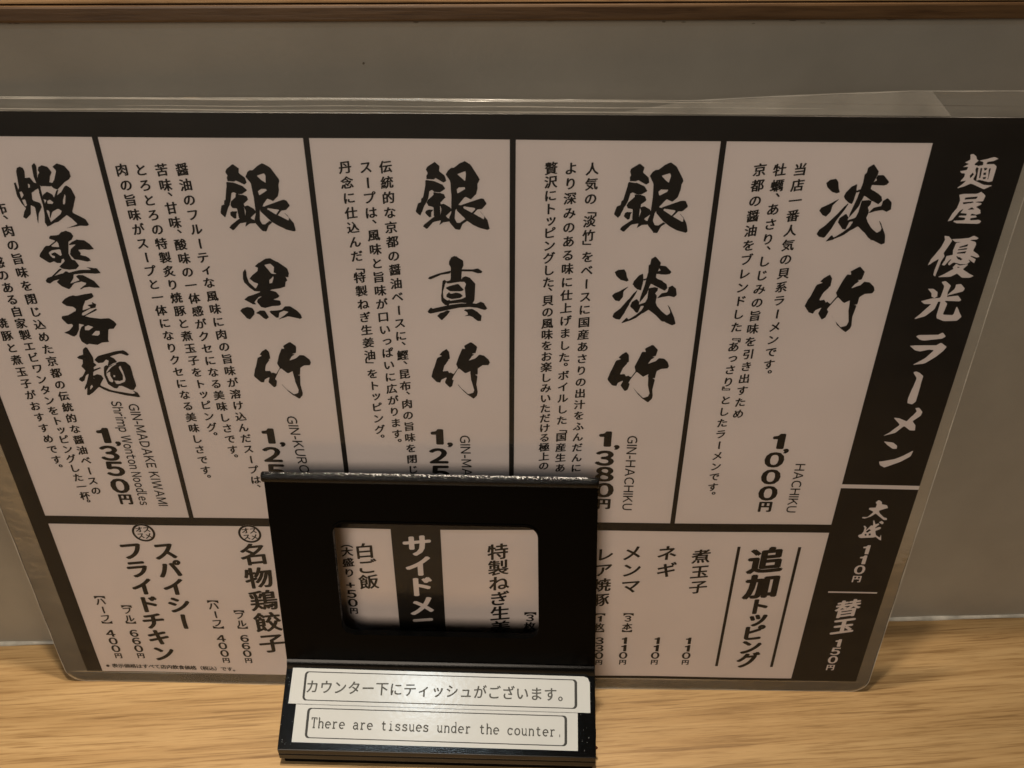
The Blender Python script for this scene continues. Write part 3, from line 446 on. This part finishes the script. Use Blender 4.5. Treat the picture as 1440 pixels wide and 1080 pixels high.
def wall_mesh():
    nx, nz = 60, 24
    vs, fs = [], []
    for j in range(nz + 1):
        for i in range(nx + 1):
            x = -1500 + 3000 * i / nx; z = -35 + (LEDGE_Z + 35) * j / nz
            vs.append((x, WALL_Y + 0.002 * random.uniform(-1, 1), z))
    for j in range(nz):
        for i in range(nx):
            a = j * (nx + 1) + i
            fs.append((a, a + 1, a + nx + 2, a + nx + 1))
    n = len(vs)
    vs += [(-1500, WALL_Y + 60, -35), (1500, WALL_Y + 60, -35), (1500, WALL_Y + 60, LEDGE_Z), (-1500, WALL_Y + 60, LEDGE_Z)]
    fs.append((n + 1, n, n + 3, n + 2))
    return vs, fs
v, f = wall_mesh()
wall = make('wall', v, f, MAT['wall'])
tag(wall, 'low cream painted wall behind the counter', kind='structure')

def bead(x0, x1, y, z, r, n=160, face=1):
    """irregular sealant bead: quarter-round strip along x"""
    vs, fs = [], []
    for i in range(n + 1):
        x = x0 + (x1 - x0) * i / n
        rr = r * (1 + 0.16 * math.sin(i * 0.7) + random.uniform(-0.14, 0.14))
        for k in range(5):
            a = math.radians(90 * k / 4)
            vs.append((x, y - rr * math.sin(a), z + face * rr * 1.1 * math.cos(a)))
    for i in range(n):
        for k in range(4):
            a = i * 5 + k
            fs.append((a, a + 1, a + 6, a + 5))
    return vs, fs
v, f = bead(-700, 700, WALL_Y - 0.01, 0.02, 1.5)
tag(make('caulk_bead', v, f, MAT['caulk'], smooth=True), 'white sealant bead where the wall meets the counter', kind='structure')

ledge = make('wooden_ledge', *box(-1500, 1500, WALL_Y - 1.0, WALL_Y + 330, LEDGE_Z + 5.9, LEDGE_Z + 22), MAT['ledge'])
bevel(ledge, 0.6)
tag(ledge, 'oak shelf board on top of the wall', kind='structure')
band = make('edge_band', *box(-1500, 1500, WALL_Y - 2.4, WALL_Y + 60, LEDGE_Z + 0.1, LEDGE_Z + 5.5), MAT['ledge_edge'], ledge)
bevel(band, 0.8)
tag(band, 'dark brown edge strip under the shelf board')

# dark nicks along the joint under the shelf and a few spots on the wall
vs, fs = [], []
for i in range(34):
    x = random.uniform(-330, 330); z = LEDGE_Z - random.uniform(0.2, 1.4) if i < 22 else random.uniform(8, 325)
    rx_, rz_ = (random.uniform(0.5, 2.2), random.uniform(0.1, 0.3)) if i < 22 else (random.uniform(0.15, 0.5),) * 2
    b0 = len(vs)
    for k in range(8):
        a = math.tau * k / 8; q = random.uniform(0.7, 1.2)
        vs.append((x + rx_ * q * math.cos(a), WALL_Y - 0.12, z + rz_ * q * math.sin(a)))
    fs.append(tuple(range(b0, b0 + 8)))
tag(make('wall_mark', vs, fs, MAT['stain_wall'], wall), 'small brown nicks and spots on the wall', kind='stuff')

# ------------------------------------------------------------------ laminated menu
W, H, MB = 420.0, 297.0, 8.0
menu = thing('laminated_menu', 'wide black and white laminated ramen menu leaning against the wall', 'menu',
             (-222.44, 276.83, 0.3), (-0.08485, 0, -0.049166))

def wave(u, v):
    """gentle waviness of the sheet, in mm away from the viewer"""
    d = 0.45 * math.sin(u / 47 + 0.6) * math.sin(v / 70 + 0.4) + 0.25 * math.sin(u / 21 + v / 55)
    d += 0.5 * math.exp(-((v + 8) / 14.0) ** 2) * math.sin(u / 60 + 2.2)
    return d

def lay(name, pieces, mat, layer, parent=menu, label=None):
    vs = [(u, wave(u, v_) - layer - l, v_ + MB) for u, v_, l in pieces.v]
    o = make(name, vs, pieces.f, mat, parent)
    if label: o['label'] = label
    return o

def grid(F, u0, u1, v0, v1, step=6.0, lay_=0.0):
    nu = max(1, math.ceil((u1 - u0) / step)); nv = max(1, math.ceil((v1 - v0) / step))
    vs = [(u0 + (u1 - u0) * i / nu, v0 + (v1 - v0) * j / nv) for j in range(nv + 1) for i in range(nu + 1)]
    fs = [(j * (nu + 1) + i, j * (nu + 1) + i + 1, (j + 1) * (nu + 1) + i + 1, (j + 1) * (nu + 1) + i)
          for j in range(nv) for i in range(nu)]
    F.add(vs, fs, lay_)

F = Flat(); grid(F, 0, W, 0, H)
sheet = lay('paper_sheet', F, MAT['paper'], 0.0)
sd = sheet.modifiers.new('thickness', 'SOLIDIFY'); sd.thickness = 0.25 * K; sd.offset = -1.0

DIV = [(77.9, 80.1), (155.4, 157.6), (231.2, 233.4), (308.0, 310.2)]
F = Flat()
for r in ([(0, 420, 288, 297), (0, 8.4, 0, 288), (384.6, 420, 133, 288), (384.6, 420, 0, 130.8),
           (8.4, 384.6, 104, 109), (215, 384.6, 0, 1.8)] + [(a, b, 109, 288) for a, b in DIV]):
    grid(F, *r)
lay('printed_border', F, MAT['ink'], 0.05, label='black printed frame, column rules and title strip')
F = Flat(); grid(F, 174.3, 198.3, 1.8, 104)
lay('printed_band', F, MAT['ink'], 0.05, label='black band under the white side menu lettering')
for u in (357.3 - 14.4, 372.3):
    F = Flat(); grid(F, u - 0.75, u + 0.75, 10.8, 94.8)
    lay('printed_rule', F, MAT['ink'], 0.05, label='upright black rule beside the toppings heading')
F = Flat(); grid(F, 391.8, 416.2, 65.2, 66.1)
lay('printed_rule', F, MAT['white'], 0.10, label='thin white rule on the black title strip')

# brush-written titles
def brush(F, name, cu, cv, s, lay0=0.0):
    for k, shape in enumerate(BRUSH[name]):
        cs = []
        for c in shape:
            c = chaikin([(cu + x * s, cv + y * s) for x, y in c], 0.10)
            cs.append([(x + random.uniform(-.12, .12), y + random.uniform(-.12, .12)) for x, y in c])
        vv, ff = fill2d(cs)
        F.add(vv, ff, lay0 + 0.006 * k)
for name, items in TITLES:
    F = Flat()
    for g, cu, cv, s in items:
        if g == 'kae_w': put_char(F, '替', cu, cv, 12.5, 0.028, True, 0.22)
        elif g == 'dama_w': put_char(F, '玉', cu, cv, 11.5, 0.04, True, 0.22)
        else: brush(F, g, cu, cv, s)
    white = name.startswith('W')
    lay('brush_title', F, MAT['white' if white else 'ink'], 0.11,
        label=('white' if white else 'black') + ' brush lettering reading ' + name.lstrip('W'))

# descriptions, set vertically
for text, a, b in COLUMNS:
    F = Flat(); put_column(F, text, a, b, 4.85, 0.027)
    lay('description_line', F, MAT['ink'], 0.11)

for text, pts in PRICES:
    F = Flat()
    for ch, (u, v_) in zip(text, pts):
        if ch == ',': put_digit(F, ch, u + 1.3, v_ + 0.5, 6.8, 0.05, 1.3)
        elif ch == '円':
            put_digit(F, ch, u, v_, 7.8, 0.045)
        else: put_digit(F, ch, u, v_, 7.9, 0.05, 1.35)
    lay('price', F, MAT['ink'], 0.11, label='bold price ' + text)

capb = bbox(glyph('H')[0]); CAP = capb[3] - capb[1]
def latin_line(text):
    """letters set side by side on a base line, cap height 1"""
    v, f, x = [], [], 0.0
    for ch in text:
        if ch == ' ': x += 0.42; continue
        if ch == '-': gv, gf = [(0, .32), (.38, .32), (.38, .43), (0, .43)], [(0, 1, 2, 3)]
        else:
            gv, gf = glyph(ch); x0 = min(q[0] for q in gv)
            gv = [((q[0] - x0) / CAP, (q[1] - capb[1]) / CAP) for q in gv]
        b0 = len(v); v += [(x + q[0], q[1]) for q in gv]; f += [tuple(b0 + i for i in p) for p in gf]
        x += max(q[0] for q in gv) + 0.18
    return v, f, x - 0.18
for text, a, b in LATIN:
    F = Flat(); gv, gf, wid = latin_line(text)
    L = math.dist(a, b); sx = L / wid; du = (b[0] - a[0]) / L
    thicken(F, [(a[0] + du * x * sx + (y - 0.5) * 4.3, a[1] - x * sx) for x, y in gv], gf, 0.06)
    lay('romanized_name', F, MAT['ink'], 0.11, label='upright latin lettering reading ' + text)

for text, a, b, wt, sf, name in VERTICAL:
    white = text.startswith('W'); text = text.lstrip('W')
    F = Flat(); n = len(text)
    if name == 'price':
        h = math.dist(a, b) / (n - 1)
        for i, ch in enumerate(text):
            t = i / (n - 1)
            put_digit(F, ch, a[0] + (b[0] - a[0]) * t, a[1] + (b[1] - a[1]) * t + (0.3 if ch == '円' else 0),
                      h * 0.86, wt, 1.2)
    else:
        tot = sum((weight_of(text[i]) + weight_of(text[i + 1])) / 2 for i in range(n - 1))
        put_column(F, text, a, b, math.dist(a, b) / tot * sf * 1.0, wt)
    lay(name, F, MAT['white' if white else 'ink'], 0.11)

# round stamps
for u in (53.8, 105.5):
    F = Flat()
    disc = [(u + 5.6 * math.cos(t * math.tau / 40), 99.3 + 5.6 * math.sin(t * math.tau / 40)) for t in range(40)]
    vv, ff = fill2d([disc]); F.add(vv, ff)
    st = lay('round_stamp', F, MAT['paper'], 0.10, label='small round recommended stamp overlapping the rule')
    R_ = Flat()
    ring = [[(u + r * math.cos(t * math.tau / 40), 99.3 + r * math.sin(t * math.tau / 40)) for t in range(40)] for r in (5.6, 4.5)]
    vv, ff = fill2d(ring); R_.add(vv, ff)
    for ch, x, y in (('オ', -1.8, 2.0), ('ス', 1.9, 2.0), ('ス', -1.8, -2.0), ('メ', 1.9, -2.0)):
        put_char(R_, ch, u + x, 99.3 + y, 3.9, 0.03, False)
    lay('stamp_lettering', R_, MAT['ink'], 0.15, st).parent = st

F = Flat(); note = '※表示価格はすべて店内飲食価格（税込）です。'
for i, ch in enumerate(note):
    t = i / (len(note) - 1)
    put_char(F, ch, 13 + 69.5 * t, 4.4 - 0.9 * t, 3.35, 0.02, False, 0.03)
lay('price_note', F, MAT['ink'], 0.11, label='small line of print along the bottom edge')

# laminate film: clear over the print, milky sealed margin around it
F = Flat(); grid(F, 0, W, 0, H, 5.0)
film = lay('laminate_face', F, MAT['film'], 0.35, label='clear glossy film over the print')
for p in film.data.polygons: p.use_smooth = True
outer = [(x - (3.2 * y / 306 if x > 300 else 0), y) for x, y in rrect(-12.0, -8.0, 427.0, 306.3, 9.0, 8)]
outer = [(x, y if (x > 300 or y < 290) else min(y, 302.0 - max(0, 6 - abs(x + 12)) * 0.3)) for x, y in outer]
k_ = next(i for i in range(len(outer)) if outer[i][0] < 300 and outer[i][1] > 290)
outer[k_:k_] = [(372, 306.1), (330, 304.2), (296, 302.3)]
dense = []
for i in range(len(outer)):
    a, b = outer[i], outer[(i + 1) % len(outer)]
    k = max(1, int(math.dist(a, b) / 6))
    dense += [(a[0] + (b[0] - a[0]) * j / k, a[1] + (b[1] - a[1]) * j / k) for j in range(k)]
inner = []
for a, b in (((0, 0), (W, 0)), ((W, 0), (W, H)), ((W, H), (0, H)), ((0, H), (0, 0))):
    k = int(math.dist(a, b) / 6)
    inner += [(a[0] + (b[0] - a[0]) * j / k, a[1] + (b[1] - a[1]) * j / k) for j in range(k)]
vv, ff = fill2d([dense, inner])
F = Flat(); F.add(vv, ff)
mg = lay('laminate_margin', F, MAT['margin'], 0.1, label='milky clear sealed edge around the sheet')
sd = mg.modifiers.new('thickness', 'SOLIDIFY'); sd.thickness = 0.22 * K; sd.offset = 0.0
# pale strip painting the light caught by the cut edge of the film
vs, fs = [], []
nd = len(dense)
for i in range(nd):
    x, y = dense[i]; px_, py_ = dense[i - 1]; qx, qy = dense[(i + 1) % nd]
    tx, ty = qx - px_, qy - py_; ln = math.hypot(tx, ty) or 1
    wd = 0.32 + 0.1 * math.sin(i * 1.3)
    nx_, ny_ = -ty / ln * wd, tx / ln * wd
    vs += [(x, y), (x + nx_, y + ny_)]
F = Flat(); F.add(vs, [(2 * i, 2 * ((i + 1) % nd), 2 * ((i + 1) % nd) + 1, 2 * i + 1) for i in range(nd)])
lay('film_edge_glint', F, MAT['film_glint'], 0.3, label='pale strip painting the light on the cut edge of the laminate film')
# painted pale reflection lines and a milky wedge in the upper margin
F = Flat()
pts = [(268, 297.6), (388.5, 297.6), (379.5, 305.9), (330, 303.8), (292, 301.6)]
vv, ff = fill2d([pts]); F.add(vv, ff)
lay('film_crease', F, MAT['seam'], 0.45, label='milky wedge of lifted film in the upper margin')
for u0, u1, v0, v1, wd in ((-6, 322, 301.6, 301.7, 0.55), (90, 345, 299.2, 299.9, 0.35), (-4, 330, 298.0, 297.9, 0.45)):
    F = Flat(); n = 50
    vs = []
    for i in range(n + 1):
        t = i / n; u = u0 + (u1 - u0) * t; vv_ = v0 + (v1 - v0) * t + 0.12 * math.sin(i * 0.5)
        w_ = wd * math.sin(math.pi * min(1, max(0.02, t))) ** 0.5
        vs += [(u, vv_ - w_ / 2), (u, vv_ + w_ / 2)]
    F.add(vs, [(2 * i, 2 * i + 2, 2 * i + 3, 2 * i + 1) for i in range(n)])
    lay('film_crease', F, MAT['film_glint'], 0.5, label='thin pale line painting a reflection in the upper film margin')

# ------------------------------------------------------------------ sign stand
SW = 158.2                         # width
ZF, CZ, CD, TH, L, TAPER = 12.66, 35.65, 34.0, 0.096, 119.4, 5.2
stand = thing('sign_stand', 'glossy black stand with a window and two white notice plates in front of the menu', 'sign stand',
              (-107.81, 225.65, 0), (0, 0, -0.0610))
# wedge foot with the sloping face
prof = [(0.6, 4.2), (0, 5.0), (0, 8.4), (0.5, 8.9), (0, 9.4), (0, ZF), (CD, CZ), (CD + 3.2, CZ), (CD + 3.2, 4.2)]
vs = [(x, d, z) for x in (0, SW) for d, z in prof]
n = len(prof)
fs = [tuple(range(n)), tuple(range(2 * n - 1, n - 1, -1))] + [(i, i + n, (i + 1) % n + n, (i + 1) % n) for i in range(n)]
foot = bevel(make('foot', vs, fs, MAT['foot'], stand), 0.5)
bevel(make('base_plate', *box(1.6, SW - 1.0, 1.2, CD + 2.4, 0.05, 4.2), MAT['plastic'], stand), 0.5)

def panel(name, contours, thick, mat, origin, lean, parent):
    """upright plate: contours in (u, height along the plate), extruded backwards"""
    vv, ff = fill2d(contours)
    c, s = math.cos(lean), math.sin(lean)
    def P(u, w, d): return (u, origin[0] + w * s + d * c, origin[1] + w * c - d * s)
    vs = [P(u, w, 0) for u, w in vv] + [P(u, w, thick) for u, w in vv]
    m = len(vv)
    fs = [tuple(p) for p in ff] + [tuple(m + i for i in reversed(p)) for p in ff]
    for cc in contours:
        b = len(vs); k = len(cc)
        vs += [P(u, w, 0) for u, w in cc] + [P(u, w, thick) for u, w in cc]
        fs += [(b + i, b + (i + 1) % k, b + k + (i + 1) % k, b + k + i) for i in range(k)]
    return make(name, vs, fs, mat, parent)
def tp(c): return [(TAPER * w / L + u * (1 - 2 * TAPER * w / L / SW), w) for u, w in c]
outer = tp([(0, 0), (SW, 0), (SW, L - 3.5), (0.0, L - 3.5)])
hole = tp(rrect(30.3, 21.7, 129.85, 93.0, 6.5, 8))
pan = panel('window_panel', [outer, hole], 3.2, MAT['plastic'], (CD, CZ - 0.3), TH, stand)
tag(pan, 'black upright panel with a rounded window')
# raised window lip
lip = panel('window_lip', [tp(rrect(29.5, 20.9, 130.6, 93.8, 7.2, 8)), tp(rrect(30.5, 21.9, 129.65, 92.8, 6.3, 8))], 0.8,
            MAT['plastic'], (CD - 0.5, CZ - 0.3), TH, stand)
# rolled top rim
def rim():
    sec = []
    for a in range(0, 360, 20):
        sec.append((2.0 * math.cos(math.radians(a)) + 1.4, 2.6 * math.sin(math.radians(a)) + L - 2.8))
    c, s = math.cos(TH), math.sin(TH)
    vs, fs = [], []
    stations = [(TAPER - 0.6, 0.55), (TAPER - 1.3, 0.9), (TAPER - 0.9, 1.0)] + [(TAPER + i * (SW - 2 * TAPER) / 40, 1.0) for i in range(41)] + [(SW - TAPER + 0.4, 0.9), (SW - TAPER + 0.5, 0.55)]
    for x, k in stations:
        for d, w in sec:
            d = 1.4 + (d - 1.4) * k; w = L - 2.8 + (w - L + 2.8) * k
            vs.append((x, CD + w * s + d * c, CZ + w * c - d * s))
    m = len(sec)
    for i in range(len(stations) - 1):
        for j in range(m):
            fs.append((i * m + j, i * m + (j + 1) % m, (i + 1) * m + (j + 1) % m, (i + 1) * m + j))
    fs.append(tuple(range(m))); fs.append(tuple(range(len(vs) - 1, len(vs) - m - 1, -1)))
    return vs, fs
make('top_rim', *rim(), MAT['rim'], stand, smooth=True)
# bright flecks painting the glint on wear along the top of the rim
vs, fs = [], []
c_, s_ = math.cos(TH), math.sin(TH)
for i in range(520):
    t = random.random() ** 0.85
    u = 36 + (SW - 46) * t if random.random() < 0.9 else random.uniform(6, SW - 8)
    a = math.radians(random.gauss(97, 9)); r = random.uniform(0.12, 0.34)
    d = 1.4 + 2.03 * math.cos(a); w = L - 2.8 + 2.63 * math.sin(a)
    y = CD + w * s_ + d * c_; z = CZ + w * c_ - d * s_ + 0.05
    k1, k2 = random.gauss(0, 0.35), random.gauss(-0.25, 0.35)
    b0 = len(vs)
    for du, dy in ((-r, -r * .7), (r, -r * .7), (r, r * .7), (-r, r * .7)):
        vs.append((u + du, y + dy, z + du * k1 + dy * k2))
    fs.append((b0, b0 + 1, b0 + 2, b0 + 3))
tag(make('rim_wear_glint', vs, fs, MAT['wear_glint'], stand), 'pale flecks painting the glint on wear along the top rim', kind='stuff')
# rounded crease bead between the panel and the slope
P_ = [math.radians(q) for q in range(0, 91, 10)]
fv = [(x, CD - 2.6 * math.cos(a), CZ + 2.6 * 0.72 * 0 + (-1.85 * math.cos(a)) + 3.0 * math.sin(a) ** 2 * 0.9 + 0.15) for x in (0.3, SW - 0.3) for a in P_]
m_ = len(P_)
make('crease_fillet', fv, [(i, i + 1, i + 1 + m_, i + m_) for i in range(m_ - 1)], MAT['foot'], stand, smooth=True)

# local frame of the sloping face
sl = math.hypot(CD, CZ - ZF); ey = (CD / sl, (CZ - ZF) / sl); en = (-(CZ - ZF) / sl, CD / sl)
def on_slope(u, s, h): return (u, ey[0] * s + en[0] * h, ZF + ey[1] * s + en[1] * h)
def plate(name, contours, h0, h1, mat, parent, label=None, bev=0.0):
    vv, ff = fill2d(contours)
    m = len(vv)
    vs = [on_slope(u, s, h1) for u, s in vv]
    fs = [tuple(p) for p in ff]
    for cc in contours:
        b = len(vs); k = len(cc)
        vs += [on_slope(u, s, h1) for u, s in cc] + [on_slope(u, s, h0) for u, s in cc]
        fs += [(b + i, b + k + i, b + k + (i + 1) % k, b + (i + 1) % k) for i in range(k)]
    o = make(name, vs, fs, mat, parent)
    if label: o['label'] = label
    return o

def frame(q, r, off_left, off_right, off_tb):
    """thin ring whose side strokes are thicker than the top and bottom ones"""
    (x0, y0), (x1, y1) = q
    return [rrect(x0, y0, x1, y1, r), rrect(x0 + off_left, y0 + off_tb, x1 - off_right, y1 - off_tb, r * 0.8)]

def shear(c, k, x0): return [(u, s + k * (u - x0)) for u, s in c]

# upper plate overlaps the lower one
lower = plate('notice_plate', [[(7.0, 3.7), (149.2, 3.0), (149.2, 21.2), (7.2, 22.2)]], 0.0, 0.7, MAT['label'], stand,
              'lower white plate with the English notice')
up_pl = plate('notice_plate', [[(3.3, 21.5), (155.5, 20.5), (155.4, 34.6), (154.4, 36.9), (152.4, 37.6), (3.7, 38.5)]], 0.35, 1.15, MAT['label'], stand,
              'upper white plate with the Japanese notice')
plate('frame_line', [shear(c, -0.0063, 10) for c in frame(((10.1, 23.1), (149.0, 36.95)), 1.8, 1.15, 1.35, 0.42)], 1.1, 1.19, MAT['groove'], up_pl)
plate('frame_line', [shear(c, -0.0055, 13) for c in frame(((13.2, 5.7), (143.9, 19.7)), 1.8, 1.25, 1.3, 0.42)], 0.66, 0.75, MAT['groove'], lower)

# Japanese notice
F = Flat(); text = 'カウンター下にティッシュがございます。'
for i, ch in enumerate(text):
    t = i / (len(text) - 1)
    sx_ = 14.6 + 128.0 * t; sy_ = 29.6 - 1.0 * t
    put_char(F, ch, sx_, sy_, 6.7, 0.015, False, 0.02)
make('lettering', [on_slope(u, s, 1.2 + l_) for u, s, l_ in F.v], F.f, MAT['label_ink'], up_pl)

# English notice, monoline slab letters in cells one unit wide
def arc(cx, cy, rx, ry, a0, a1, n=10):
    return [(cx + rx * math.cos(math.radians(a0 + (a1 - a0) * i / n)), cy + ry * math.sin(math.radians(a0 + (a1 - a0) * i / n))) for i in range(n + 1)]
X = 0.62
SLAB = {
 'T': [[(.5, 0), (.5, .98)], [(.33, 0), (.67, 0)], [(.12, .80), (.12, .98), (.88, .98), (.88, .80)]],
 'h': [[(.2, 0), (.2, 1.0)], [(.08, 1.0), (.2, 1.0)], [(.08, 0), (.33, 0)], [(.2, .42)] + arc(.5, .40, .3, .22, 150, 0) + [(.8, 0)], [(.67, 0), (.92, 0)]],
 'e': [[(.12, .33), (.88, .33)] + arc(.5, .31, .38, .31, 4, 310)],
 'r': [[(.32, 0), (.32, X)], [(.16, X), (.32, X)], [(.14, 0), (.56, 0)], [(.32, .40)] + arc(.62, .38, .3, .24, 160, 50)],
 'a': [arc(.45, .44, .28, .18, 160, 0) + [(.73, .06), (.80, .0), (.92, .0)], [(.73, .34)] + arc(.44, .18, .30, .18, 85, 300) + [(.73, .12)]],
 't': [[(.42, .86), (.42, .18)] + arc(.62, .18, .2, .18, 180, 320), [(.16, X), (.76, X)]],
 'i': [[(.5, 0), (.5, X), (.28, X)], [(.22, 0), (.78, 0)], [(.5, .84), (.5, .88)]],
 's': [arc(.48, .46, .28, .16, 20, 200, 8) + arc(.50, .155, .31, .155, 70, -160, 10), [(.76, .62), (.76, .46)], [(.2, 0), (.2, .17)]],
 'u': [[(.06, X), (.2, X)] + [(.2, .22)] + arc(.46, .22, .26, .22, 180, 320) + [(.76, .14)], [(.64, X), (.76, X), (.76, 0), (.92, 0)]],
 'n': [[(.08, X), (.2, X), (.2, 0)], [(.08, 0), (.33, 0)], [(.2, .42)] + arc(.5, .40, .3, .22, 150, 0) + [(.8, 0)], [(.67, 0), (.92, 0)]],
 'd': [[(.62, 1.0), (.78, 1.0), (.78, 0), (.92, 0)], arc(.46, .31, .33, .31, 0, 360, 16)],
 'c': [arc(.5, .31, .36, .31, 40, 318, 14), [(.80, .62), (.80, .46)]],
 'o': [arc(.5, .31, .37, .31, 0, 360, 16)],
 '.': [[(.44, .06), (.56, .06)]],
}
def ribbon_letters(text, u0, s0, u1, s1, cell_w, hgt, thick, h, parent):
    cu = bpy.data.curves.new('letters', 'CURVE'); cu.dimensions = '3D'
    cu.bevel_depth = thick; cu.bevel_resolution = 1; cu.use_fill_caps = True
    n = len(text)
    for i, ch in enumerate(text):
        if ch == ' ': continue
        t = i / (n - 1); cx = u0 + (u1 - u0) * t; cy = s0 + (s1 - s0) * t
        for st in SLAB[ch]:
            sp_ = cu.splines.new('POLY'); sp_.points.add(len(st) - 1)
            for k, (x, y) in enumerate(st):
                sp_.points[k].co = (cx + (x - .5) * cell_w, cy + y * hgt, 0, 1)
            if ch == '.':
                for k in range(len(st)): sp_.points[k].radius = 2.0
    ob = bpy.data.objects.new('letters', cu)
    me = bpy.data.meshes.new_from_object(ob)
    vs = [on_slope(q.co.x, q.co.y, h + q.co.z * 0.25) for q in me.vertices]
    fs = [tuple(p.vertices) for p in me.polygons]
    bpy.data.objects.remove(ob); bpy.data.curves.remove(cu); bpy.data.meshes.remove(me)
    return make('lettering', vs, fs, MAT['label_ink'], parent)
ribbon_letters('There are tissues under the counter.', 17.3, 10.6, 140.2, 9.4, 3.2, 4.6, 0.31, 0.78, lower)

# dried drip on the right side of the foot
vs, fs = [], []
cs = chaikin(chaikin([(0, 4), (3, 5), (8, 9), (9, 14), (6, 19), (3.5, 21), (2, 17), (4, 13), (3, 9), (-1.5, 8.0), (-2, 6)]))
vv, ff = fill2d([cs])
side = [(SW + 0.05 + 0.5 * math.exp(-((y - 12) / 5) ** 2), 6 + x, y) for x, y in vv]
make('sauce_drip', side, ff, MAT['stain'], stand)
cs = [(SW + 0.2 + 1.4 * math.cos(a), 7.5 + 1.0 * math.sin(a)) for a in [i * math.tau / 12 for i in range(12)]]
vs = [(x, y, 9.2) for x, y in cs] + [(SW + .2, 7.5, 11.2), (SW + .2, 7.5, 7.6)]
fs = [(i, (i + 1) % 12, 12) for i in range(12)] + [((i + 1) % 12, i, 13) for i in range(12)]
make('sauce_drip', vs, fs, MAT['stain'], stand)
# dust and lint on the black plastic
vs, fs = [], []
for _ in range(46):
    u = random.choice([random.uniform(0.5, 6.5), random.uniform(150, 156), random.uniform(2, 154)])
    s = random.uniform(2, 36) if u < 7 or u > 149 else random.uniform(38.8, 40.4)
    r = random.uniform(0.06, 0.17); b = len(vs)
    vs += [on_slope(u + r * math.cos(a), s + r * math.sin(a), 0.06) for a in (0.3, 1.9, 3.3, 4.9)]
    fs.append((b, b + 1, b + 2, b + 3))
tag(make('dust_speck', vs, fs, MAT['label'], stand), kind='stuff')
